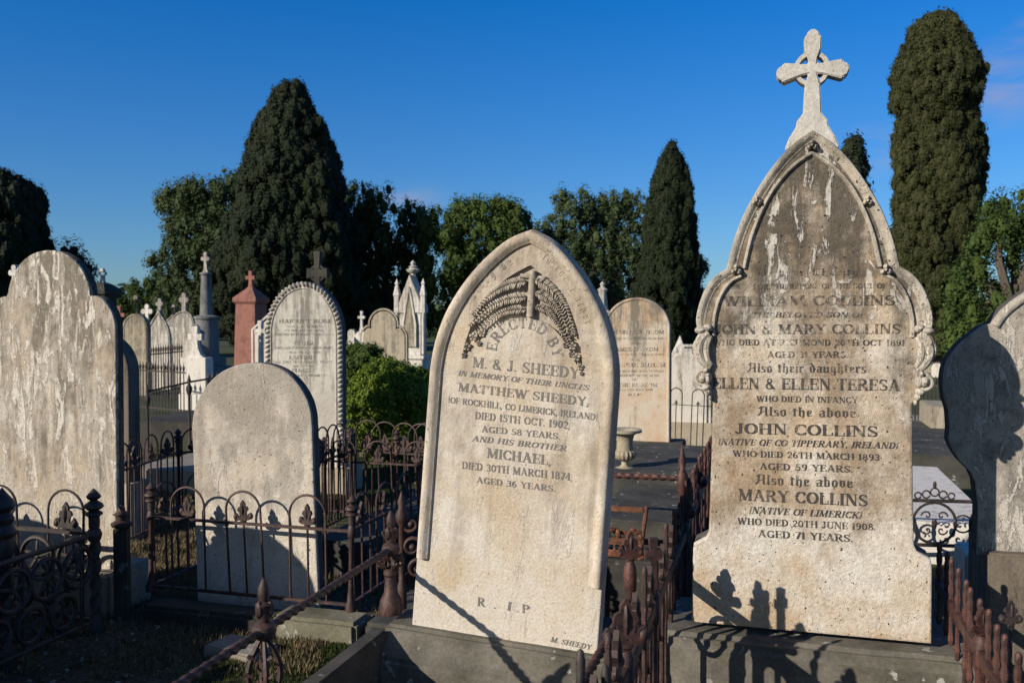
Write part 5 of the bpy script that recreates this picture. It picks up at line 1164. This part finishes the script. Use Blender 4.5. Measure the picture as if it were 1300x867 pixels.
# rusted broken grave panel
pa = P(776, 702, 4.75); z0, z1 = P(790, 706, 4.75).z, P(790, 640, 4.75).z
r_ = empty('rusted_panel', Frame(Vector((pa.x, pa.y, 0))).m, 'orange rusted openwork iron panel lying in the dark gap', 'panel'); wd = 42/F*4.75
mb = MB()
for q in (z0+.015, z0+.09, z1-.02): mb.box(-.5, wd, -.012, .012, q-.014, q+.014)
mb.tube([(wd-.03, 0, z0-.05), (wd+.012, 0, z1)], .013, 6)
mb.build('frame', M_RUSTO, r_, bevel=.003)
mb = MB()
for i in range(22): mb.blob((wd-.02-i*.019, random.uniform(-.02,.02), z0+.12+random.uniform(-.02,.035)), (random.uniform(.008,.02),.010,random.uniform(.012,.03)), 6, 5, i)
for i in range(5): mb.tube([(i*wd/5+.02*math.cos(t), 0, z0+.05+.02*math.sin(t)) for t in [j*.7 for j in range(10)]], .005, 5)
mb.build('scrollwork', M_RUSTO, r_)
block('grave_slab', 'low dark slab edge under the rusted panel', 'grave slab', Frame(Vector((pa.x, pa.y, 0))), -.2, .34, -.05, .3, -.05, z0-.005, M_DARKST, seed=41)

# ---- scrolled circle edging on the right
D = 5.75; a = P(1128, 680, D); zt_ = P(1180, 634, D).z; zb_ = P(1180, 690, D).z
r_ = empty('iron_edging', Frame(Vector((a.x, a.y, 0)), RAD(8)).m, 'low dark cast iron grave edging of scrolled circles around the pale marble slab', 'edging'); s = F/D
for z in (zt_, zb_): mb = MB(); mb.box(-.2, .62, -.010, .010, z-.010, z+.010); mb.build('rail', M_IRON, r_, bevel=.002)
zc_ = (zt_+zb_)/2; R_ = (zt_-zb_)/2-.012
for x in (.05-.14, .05+.225, .05+.225+.34):
    mb = MB(); mb.tube([(x+R_*math.cos(2*math.pi*t/28), 0, zc_+R_*math.sin(2*math.pi*t/28)) for t in range(29)], .009, 6, cap=False)
    for sx in (-1, 1):
        for sz in (-1, 1):
            mb.tube([(x+sx*(.045+.035*(1-t)*math.cos(6*t)), 0, zc_+sz*(.045+.035*(1-t)*math.sin(6*t))) for t in [i/12 for i in range(13)]], .0055, 5)
    mb.blob((x, 0, zc_), (.018,.012,.03)); mb.build('scrolled_circle', M_IRON, r_)
for x in (.05+.055, .05+.395):
    mb = MB(); q = R_*.42; mb.tube([(x+q*math.cos(2*math.pi*t/16), 0, zc_+q*math.sin(2*math.pi*t/16)) for t in range(17)], .006, 5, cap=False)
    for k in range(5): a_ = RAD(72*k+90); mb.blob((x+q*.4*math.cos(a_), 0, zc_+q*.4*math.sin(a_)), (.004,.005,.012), 5, 4, math.pi/2-a_)
    mb.build('star_roundel', M_IRON, r_)
mb = MB(); x = .05+.225
for k, (dx, dz, q) in enumerate([(-.10,.022,.02),(-.05,.03,.024),(0,.045,.026),(.05,.03,.024),(.10,.022,.02)]): mb.tube([(x+dx+q*math.cos(t), 0, zt_+.01+dz+q*math.sin(t)) for t in [j*.6 for j in range(11)]], .0055, 5)
mb.blob((x, 0, zt_+.10), (.012,.010,.025)); mb.build('crest', M_IRON, r_)
for x in (.05+.055, .05+.395, .05-.14):
    mb = MB(); mb.tube([(x+.018*math.cos(t), 0, zb_-.03+.018*math.sin(t)) for t in [j*.6 for j in range(11)]], .005, 5); mb.tube([(x+.25*0, 0, 0.0), (x, 0, zb_-.05)], .009, 6); mb.build('foot', M_IRON, r_)

# ---- distant railings
def far_rail(label, A, B, h, n, mat=M_IRON, r=.009, spike=True, posts=2, zr=None):
    root = empty('iron_fence', Matrix.Translation(A), label, 'fence'); d = B-A; Ln = d.length; R = Matrix.Rotation(math.atan2(d.y, d.x), 4, 'Z'); zr = zr or h*.85
    for z in (zr, h*.15): mb = MB(); mb.box(0, Ln, -.010, .010, z-.012, z+.012); mb.build('rail', mat, root).matrix_local = R
    me = None
    for i in range(n):
        if me is None:
            mb = MB(); mb.tube([(0,0,0),(0,0,h*.9)], r, 5)
            if spike: mb.lathe([(r*.8,h*.86),(r*2.2,h*.90),(r*2.6,h*.94),(r,h*.98),(0,h*1.04)], 6)
            o = mb.build('bar', mat); me = o.data; bpy.data.objects.remove(o)
        mesh_obj('bar', me, None, root).matrix_local = R @ Matrix.Translation(((i+.5)/n*Ln, 0, 0))
    return root
g = lambda px, py, z=.0: (lambda p: Vector((p.x, p.y, 0)))(G(px, py, z))
far_rail('spiked iron railings in front of the buff headstone on the far left', P(172, 450, 15).xyz*Vector((1,1,0)) if False else Vector((P(172,450,15).x, 15, 0)), Vector((P(235,450,14.2).x, 14.2, 0)), .85, 16)
far_rail('dense dark railings behind the spiked ones in the far left row', Vector((P(190,450,17).x, 17, 0)), Vector((P(232,450,18.5).x, 18.5, 0)), 1.05, 14)
far_rail('dark iron railings right of the far white cross block', Vector((P(262,450,13.5).x, 13.5, 0)), Vector((P(335,450,14.5).x, 14.5, 0)), .75, 14)
far_rail('dark railings on the far grass right of the tall headstone', Vector((P(1145,450,12.5).x, 12.5, 0)), Vector((P(1260,450,12.0).x, 12.0, 0)), .78, 22)
a = Vector((P(845,520,10.2).x, 10.2, 0)); b = Vector((P(905,520,9.9).x, 9.9, 0))
hoop_fence('iron_fence', 'thin dark hooped fence before the pale shouldered headstone', [(a, b, [.2,.65])], mat=M_IRON, zr=.62, zt=.80, zb=.1, hw=.14, fl=.05, posts='none', rr=.005)
# single rail with spear posts, left middle distance
D1, D2 = 9.6, 10.2
a = P(187, 497, D1); b = P(330, 470, D2); r_ = empty('iron_fence', Matrix.Translation((a.x, a.y, 0)), 'single thin rail on spear topped posts over the dark grave bed', 'fence'); bpy.context.view_layer.update()
mb = MB(); mb.tube([rel(a, r_), rel(P(240,485,9.8), r_), rel(b, r_)], .011, 6); mb.build('rail', M_IRON, r_)
for q, yt, yb in ((P(187,497,D1), 489, 540), (P(240,485,9.8), 476, 530)):
    e_ = rel(Vector((q.x, q.y, 0)), r_); zt_ = P(200, yt, q.y).z
    mb = MB(); mb.lathe([(.03,0),(.03,.2),(.014,.25),(.014,zt_-.22),(.03,zt_-.18),(.035,zt_-.14),(.014,zt_-.10),(.02,zt_-.06),(0,zt_+.02)], 8, tuple(e_)); mb.build('post', M_IRON, r_)

# ================================================================ TREES AND SHRUBS
def leaf_mesh(C_, Nn, size, asp=1.0, up=0.0, name='crown'):
    """one leaf-sized quad per centre C_, facing roughly along Nn"""
    n = len(C_); nn = Nn + RNG.normal(0, .45, (n, 3)); nn /= np.linalg.norm(nn, axis=1)[:, None]
    t = RNG.normal(0, 1, (n, 3)); t[:, 2] += up; t -= nn*np.sum(t*nn, 1)[:, None]; t /= np.linalg.norm(t, axis=1)[:, None]; b = np.cross(nn, t)
    s = size*RNG.uniform(.6, 1.35, n)[:, None]
    q = np.stack([C_ - t*s*asp, C_ + b*s*.55, C_ + t*s*asp, C_ - b*s*.55], 1).reshape(-1, 3)
    me = bpy.data.meshes.new(name); me.vertices.add(len(q)); me.vertices.foreach_set('co', q.astype(np.float32).ravel())
    me.loops.add(4*n); me.loops.foreach_set('vertex_index', np.arange(4*n, dtype=np.int32)); me.polygons.add(n)
    me.polygons.foreach_set('loop_start', np.arange(0, 4*n, 4, dtype=np.int32)); me.polygons.foreach_set('loop_total', np.full(n, 4, dtype=np.int32)); me.update(calc_edges=True)
    return me
def unit(n): v = RNG.normal(0, 1, (n, 3)); return v/np.linalg.norm(v, axis=1)[:, None]
def clump(c, r, n, shell=False):
    """leaves over an uneven ball"""
    u = unit(n); rr = RNG.uniform(.35, 1.0, n)**.45 if not shell else RNG.uniform(.82, 1.22, n); return c + u*rr[:, None]*r, u
def cypress(label, px, D, prof, mat, leafsz=.075, dens=1.0, lump=.42, name='cypress_tree', group=None, shift=None, squash=1.0):
    """prof: [(photo row, half width in photo pixels)] from the tip down"""
    s = F/D; base = P(px, 430, D); H = [(P(px, y, D).z, hw/s) for y, hw in prof]; H += [(0.6, H[-1][1]*.92)]
    zs = np.array([h[0] for h in H][::-1]); rs = np.array([h[1] for h in H][::-1])
    root = empty(name, Matrix.Translation((base.x, base.y, 0)), label, 'tree', group)
    Cs, Ns = [], []; zmin, zmax = max(.6, zs[0]), zs[-1]; bil = MB()
    area = float(np.sum((rs[1:]+rs[:-1])*np.diff(zs))/2)*2*math.pi; nc = int(area/(lump*lump*.55)*dens)
    for i in range(nc):
        z = RNG.uniform(zmin, zmax); r0_ = np.interp(z, zs, rs); a = RNG.uniform(0, 2*math.pi); r = r0_*(1 + .24*noise.noise(Vector((math.cos(a)*1.6, math.sin(a)*1.6 + px*.37, z*.62)))) 
        if RNG.random() > (r/rs.max())**.6 + .1: continue
        l = lump*RNG.uniform(.55, 1.25); k = r - l*.30 + RNG.normal(0, .05*r) ; k = max(k, 0)
        sh = (shift(z) if shift else 0)
        c = np.array([math.cos(a)*k + sh, math.sin(a)*k*squash, z]); n = int(46*dens*(l/lump)**2*(lump/.42)**2*(.075/leafsz)**1.6)
        p, u = clump(c, np.array([l*.60, l*.60, l*.95]), n, True); bil.blob(tuple(c), (l*.50, l*.50, l*.80), 6, 5, RNG.uniform(-.3, .3)); Cs.append(p); Ns.append(u + np.array([math.cos(a), math.sin(a), .5])*.6)
    Cs = np.concatenate(Cs); Ns = np.concatenate(Ns)
    me = leaf_mesh(Cs, Ns, leafsz, 1.0, 1.2); mesh_obj('crown', me, mat, root)
    bil.build('boughs', mat, root, smooth=False)
    mb = MB(); m = [(max(.02, r*.70-.05), z) for z, r in zip(zs, rs)]; mb.lathe([(.12, .55)] + m[1:-1] + [(.02, zs[-1]-.4)], 14); 
    o = mb.build('inner_boughs', mat, root)
    if shift:
        for v in o.data.vertices: v.co.x += shift(v.co.z)
    mb = MB(); mb.lathe([(.32, -.1), (.24, .3), (.2, 1.2)], 9); mb.build('trunk', M_BARK, root)
    return root
m, nt_, b_ = mat_new('bark'); tcb = N(nt_, 'TexCoord').outputs['Object']; nb_ = noise_n(nt_, tcb, 9, 6, .7, stretch=(1,1,.25)); nt_.links.new(mix(nt_, nb_, (.04,.03,.022), (.14,.11,.085)), b_.inputs['Base Color']); b_.inputs['Roughness'].default_value = .9; M_BARK = m
F_CYP = foliage('cypress_foliage', (.005,.011,.004), (.021,.031,.009), 1, .5, .12)
F_CYP2 = foliage('cypress_foliage_olive', (.013,.019,.005), (.052,.055,.016), 2, .5, .15)
F_DARK = foliage('dark_cypress_foliage', (.008,.014,.006), (.022,.030,.011), 3, .5, .1)
F_EUC = foliage('peppercorn_foliage', (.034,.058,.022), (.105,.14,.056), 4, .35, .28)
F_GRN = foliage('green_foliage', (.032,.060,.013), (.10,.145,.032), 5, .35, .3)
F_MID = foliage('deep_green_foliage', (.024,.046,.015), (.080,.118,.036), 6, .35, .22)
F_BUSH = foliage('bright_shrub_foliage', (.028,.068,.006), (.22,.29,.03), 7, 4.5, .3)
F_BUSH2 = foliage('dark_shrub_foliage', (.030,.055,.010), (.090,.13,.025), 8, 2.2, .25)
cypress('broad dark cypress towering behind the rope bordered headstone', 372, 42, [(109,3),(112,15),(122,22),(140,27),(160,35),(185,45),(215,58),(250,68),(280,79),(310,87),(350,88),(380,86),(410,82)], F_CYP, .060, 1.25, .40)
cypress('slender pointed cypress between the two big headstones', 848, 38, [(188,2),(194,8),(208,15),(225,20),(245,25),(270,30),(300,33),(330,35),(360,37),(400,37)], F_CYP, .052, 1.25, .34, shift=lambda z: .20*(z-3)/8)
cypress('tall olive green cypress at the right, highest tree in view', 1186, 30, [(22,4),(25,16),(36,26),(54,34),(82,42),(94,50),(130,51),(146,43),(170,47),(200,51),(235,51),(280,50),(330,48),(380,44),(420,40),(450,38)], F_CYP2, .044, 1.25, .27)
cypress('tip of a small cypress peeping over the right slope of the tall headstone', 1081, 36, [(180,2),(186,9),(198,14),(212,18),(230,21),(260,24),(300,27),(340,30)], F_DARK, .09, .9, .5)
cypress('blackish cypress at the left edge behind the flaking headstone', -6, 33, [(222,8),(228,30),(240,46),(256,52),(262,54),(300,59),(330,57),(350,54),(380,52),(420,50)], F_DARK, .052, 1.2, .34)
def tree(label, D, blobs, mat, leafsz=.16, dens=1.5, trunk=None, name='broadleaf_tree', group=None, droop=.5, asp=1.5, depth=.8):
    """blobs: (px, py, half width px, half height px) lobes of the crown; leaves gather in smaller sprays inside each lobe, with gaps between"""
    s = F/D; leafsz *= .5; cxp = sum(b[0] for b in blobs)/len(blobs); base = P(trunk or cxp, 430, D)
    root = empty(name, Matrix.Translation((base.x, base.y, 0)), label, 'tree', group); Cs, Ns = [], []; hubs = []; heart = MB()
    for (bx, by, hw, hh) in blobs:
        c = P(bx, by, D); rx_, rz_ = hw/s, hh/s; ry_ = rx_*depth; oy = RNG.uniform(-.5, .5)*rx_
        vol = rx_*rz_*ry_; ns = int(13*dens*max(1, (rx_*rz_)/.5)); hubs.append(Vector((c.x-base.x, oy, c.z)))
        for _ in range(ns):
            u = unit(1)[0]*(RNG.uniform(.3, 1.0)**.5 if RNG.random() < .8 else RNG.uniform(1.0, 1.38)); sc_ = np.array([c.x-base.x + u[0]*rx_, oy + u[1]*ry_, c.z + u[2]*rz_])
            rr = RNG.uniform(.16, .52)*min(1.0, D/45+.25); n = int(26*(rr/.4)**2*(.16/leafsz)**1.7)
            p, uu = clump(sc_, np.array([rr, rr, rr*(1+droop)]), n); heart.blob(tuple(sc_), (rr*.40, rr*.40, rr*.44*(1+droop)), 6, 5, RNG.uniform(-.3,.3)); Cs.append(p); Ns.append(uu + np.array([0, 0, .7]))
    Cs = np.concatenate(Cs); Ns = np.concatenate(Ns); me = leaf_mesh(Cs, Ns, leafsz, asp*.6, 1.0 if droop > .3 else 0); mesh_obj('crown', me, mat, root); heart.build('inner_sprays', mat, root, smooth=False)
    mb = MB(); fork = Vector((0, 0, max(1.5, min(h.z for h in hubs)*.6))); mb.tube([(0,0,-.1), (0.05,0,fork.z*.5), tuple(fork)], [.35, .27, .22], 9)
    mb.build('trunk', M_BARK, root)
    for h in hubs:
        mid = fork.lerp(h, .5) + Vector((RNG.uniform(-.3,.3), RNG.uniform(-.3,.3), .4)); mb = MB(); mb.tube([tuple(fork - Vector((0,0,.1))), tuple(mid), tuple(h)], [.15, .09, .035], 6); mb.build('limb', M_BARK, root)
    return root
G_T = 'trees along the far side of the cemetery'
tree('feathery grey green tree left of the broad cypress', 48, [(235,255,30,22),(262,250,30,24),(290,258,26,32),(225,290,20,30),(250,300,32,34),(285,310,28,34),(222,335,20,26),(252,350,34,30),(290,365,30,34),(240,385,30,28),(210,255,9,8),(300,236,10,12)], F_EUC, .15, 1.5, trunk=262, group=G_T)
tree('low rounded green tree on the far left horizon', 60, [(165,385,22,16),(192,375,22,20),(215,368,24,24),(150,400,16,16),(195,405,40,26),(240,405,30,24)], F_GRN, .17, 1.5, group=G_T, droop=.2)
tree('dark leafy tree close on the right of the broad cypress', 46, [(455,262,22,28),(478,262,16,24),(447,300,26,36),(480,310,30,36),(455,355,34,38),(505,345,30,36),(530,300,20,30),(520,275,20,14),(490,390,40,34),(535,380,24,40)], F_MID, .16, 1.5, trunk=480, group=G_T)
tree('mid green rounded tree behind the gothic monument', 44, [(560,290,22,26),(590,278,26,24),(625,272,30,20),(655,280,24,22),(570,330,34,34),(615,320,36,38),(655,330,30,34),(585,380,40,38),(640,385,44,40),(680,350,20,40)], F_GRN, .16, 1.5, trunk=610, group=G_T)
tree('bluish green tree behind the tip of the leaning headstone', 50, [(705,290,24,20),(728,262,22,18),(755,268,26,20),(785,262,22,20),(805,262,14,16),(720,320,30,34),(765,310,34,34),(800,310,24,34),(735,370,36,40),(790,370,36,42),(815,410,30,30),(760,420,40,26)], F_EUC, .15, 1.5, trunk=770, group=G_T)
tree('small sparse tree right of the slender cypress', 55, [(884,345,12,14),(893,338,7,8),(882,375,16,18),(886,410,20,24)], F_MID, .15, .8, group=G_T)
tree('sunlit yellow green tree at the right edge', 22, [(1282,272,26,22),(1262,300,24,30),(1295,310,30,36),(1240,350,26,30),(1285,360,34,36),(1232,400,28,30),(1275,410,34,34),(1225,440,26,26),(1270,452,34,26),(1320,300,24,60),(1325,390,30,60)], F_GRN, .085, 1.3, trunk=1290, group=G_T)
tree('dark shrubby tree at the foot of the tall olive cypress', 34, [(1165,420,20,34),(1195,430,22,30),(1155,455,16,16),(1215,455,18,18)], F_MID, .12, 1.5, group=G_T)
tree('dark little tree top showing over the right shoulder of the flaking headstone', 34, [(84,335,14,14),(100,350,14,18),(75,370,20,20),(95,390,20,20)], F_DARK, .11, 1.2, group=G_T)
# far wood low on the horizon: nobody could count it
Cs = []; Ns = []
for i in range(900):
    x = RNG.uniform(-75, 75); y = RNG.uniform(66, 82); z = RNG.uniform(.3, 2.6)+.8*math.sin(x*.21)+.5*math.sin(x*.6)
    p, u = clump(np.array([x, y, max(z, .5)]), np.array([1.3, 1.3, 1.1]), 60); Cs.append(p); Ns.append(u+np.array([0,0,.6]))
me = leaf_mesh(np.concatenate(Cs), np.concatenate(Ns), .28, 1.0, 0); o = mesh_obj('far_wood', me, F_MID); tag(o, 'low band of distant trees along the horizon', 'wood', kind='stuff')
def bush(label, D, blobs, mat, zb=.0, leafsz=.018, dens=1.25):
    s = F/D; cxp = sum(b[0] for b in blobs)/len(blobs); base = P(cxp, 500, D); root = empty('shrub', Matrix.Translation((base.x, base.y, 0)), label, 'shrub'); Cs, Ns = [], []
    for (bx, by, hw, hh) in blobs:
        c = P(bx, by, D); rx_, rz_ = hw/s, hh/s; oy = RNG.uniform(-.15, .15)
        for _ in range(int(95*dens*rx_*rz_/.05)):
            u = unit(1)[0]; u[2] = abs(u[2])*1.0 if RNG.random() < .7 else u[2]; u = u*RNG.choice([1.0, .93, 1.06, 1.16], p=[.55,.25,.14,.06]); sc_ = np.array([c.x-base.x+u[0]*rx_, oy+u[1]*rx_*.9, c.z+u[2]*rz_])*1.0; r_ = RNG.uniform(.035, .075)
            if sc_[2] < .03: continue
            p, uu = clump(sc_, np.array([r_, r_, r_*1.1]), 26); Cs.append(p); Ns.append(uu + u*.8)
    me = leaf_mesh(np.concatenate(Cs), np.concatenate(Ns), leafsz, 1.2, 0); mesh_obj('foliage', me, mat, root)
    mb = MB(); 
    for (bx, by, hw, hh) in blobs: c = P(bx, by, D); mb.blob((c.x-base.x, 0, c.z), (hw/s*.82, hw/s*.72, hh/s*.82), 10, 7)
    mb.build('inner_growth', mat, root)
    mb = MB(); mb.tube([(0,0,-.05),(0,0,.6)], .04, 6); mb.build('stem', M_BARK, root)
bush('dense bright green rounded bush left of the leaning headstone', 9.6, [(492,512,46,50),(468,530,32,36),(520,530,34,38),(492,490,34,30),(530,505,24,36),(500,560,50,30)], F_BUSH)
bush('darker green bush between the rope bordered headstone and the bright bush', 10.4, [(452,465,22,26),(472,462,18,22),(446,500,22,50),(470,505,24,46)], F_BUSH2)

# ================================================================ GRASS AND LITTER
def tufts(label, regions, n, h, mat, name='grass', blades=7):
    P_ = []; 
    while len(P_) < n:
        x0, x1, y0, y1, wgt = regions[RNG.integers(len(regions))]
        x, y = RNG.uniform(x0, x1), RNG.uniform(y0, y1)
        if noise.noise(Vector((x*1.7, y*1.7, 5))) + RNG.uniform(-.3, .6) < wgt: continue
        P_.append((x, y))
    P_ = np.array(P_); V = []; 
    B = np.repeat(P_, blades, 0); m = len(B); B = B + RNG.normal(0, .018, (m, 2)); zz = np.array([gz(x, y) for x, y in P_]).repeat(blades) - .005
    a = RNG.uniform(0, 2*math.pi, m); hh = h*RNG.uniform(.35, 1.2, m)*(1+.012*B[:, 1]); ln = RNG.uniform(.1, .7, m)*hh; wd = .0028*(1+B[:, 1]*.12)
    c, s_ = np.cos(a), np.sin(a)
    p0 = np.stack([B[:,0]-s_*wd, B[:,1]+c*wd, zz], 1); p1 = np.stack([B[:,0]+s_*wd, B[:,1]-c*wd, zz], 1); p2 = np.stack([B[:,0]+c*ln, B[:,1]+s_*ln, zz+hh], 1)
    q = np.stack([p0, p1, p2], 1).reshape(-1, 3); me = bpy.data.meshes.new(name); me.vertices.add(len(q)); me.vertices.foreach_set('co', q.astype(np.float32).ravel())
    me.loops.add(3*m); me.loops.foreach_set('vertex_index', np.arange(3*m, dtype=np.int32)); me.polygons.add(m)
    me.polygons.foreach_set('loop_start', np.arange(0, 3*m, 3, dtype=np.int32)); me.polygons.foreach_set('loop_total', np.full(m, 3, dtype=np.int32)); me.update(calc_edges=True)
    o = mesh_obj(name, me, mat); tag(o, label, 'grass', kind='stuff')
F_GRASS = foliage('grass_blades', (.014,.026,.005), (.070,.088,.022), 9, 1.5, .3); F_DRY = foliage('dry_grass', (.10,.075,.04), (.26,.20,.11), 10, 1.5, .2)
tufts('short green grass between the graves', [(-2.6,-.2,3.0,4.6,.05),(-1.4,-.55,3.1,4.4,-.2),(-2.0,1.5,7.6,10.6,-.2),(-2.0,1.5,7.6,10.6,-.2),(-5,6,8,14,0),(2.5,6.5,9,17,-.1)], 26000, .020, F_GRASS)
tufts('dry brown grass and weeds inside the fenced plots', [(-2.7,-.4,4.6,6.8,-.1),(-2.7,-1.6,4.8,7.5,-.2),(-2.7,-.9,4.0,5.0,.3),(-4.5,-2.6,7,13,0),(.2,1.6,3.5,6,.1)], 10000, .04, F_DRY, name='dry_grass')
# fallen leaves and chips
Cs = np.stack([RNG.uniform(-2.6, 1.5, 2600), RNG.uniform(3.0, 6.5, 2600), np.zeros(2600)], 1); Cs[:, 2] = [gz(x, y)+.006 for x, y, _ in Cs]
me = leaf_mesh(Cs, np.tile(np.array([0, 0, 2.5]), (2600, 1)), .013, 1.0, 0); o = mesh_obj('fallen_leaves', me, F_DRY); tag(o, 'scattered dead leaves on the ground', 'leaves', kind='stuff')

gv = MB()
for i in range(1500):
    x, y = RNG.uniform(-2.8, 2.2), RNG.uniform(3.0, 9.0); r = RNG.uniform(.004, .016); gv.blob((x, y, gz(x, y)+r*.2), (r, r*RNG.uniform(.6, 1.1), r*.6), 5, 4, RNG.uniform(0, 3))
tag(gv.build('gravel', M_CONC, smooth=False), 'small stones and chips of masonry on the ground', 'gravel', kind='stuff')
# ================================================================ NEIGHBOURING GRAVES OUTSIDE THE FRAME (their shadows reach into view)
def outside(x, y, w_, h, label, kind='round'):
    fr = Frame(Vector((x, y, 0))); r_ = empty('headstone', fr.m, label, 'headstone'); mb = MB(); slab(mb, out_shape(kind, w_, h), .13); mb.build('slab', M_WHITE2, r_)
    mb = MB(); mb.box(-w_/2-.1, w_/2+.1, -.1, .24, -.05, .22); mb.build('base', M_SAND, r_, bevel=.01)
outside(-2.85, 3.84, .62, 1.19, 'headstone beyond the left edge whose round shadow falls on the small stone')
outside(-3.9, 4.15, .95, 1.08, 'low headstone beyond the left edge shading the flaking stone base')
outside(-3.9, 3.45, .8, 1.2, 'low headstone beyond the left edge shading the ring panelled fence')
outside(-3.1, 3.15, .6, 1.0, 'narrow headstone beyond the left edge shading the corner of the plots', 'gable')
outside(-2.75, 3.00, .75, .80, 'squat headstone beyond the left edge shading the foreground grass', 'gable')
outside(-2.5, 2.35, .8, .74, 'low wide headstone beyond the left edge shading the nearest grass', 'trefoil')
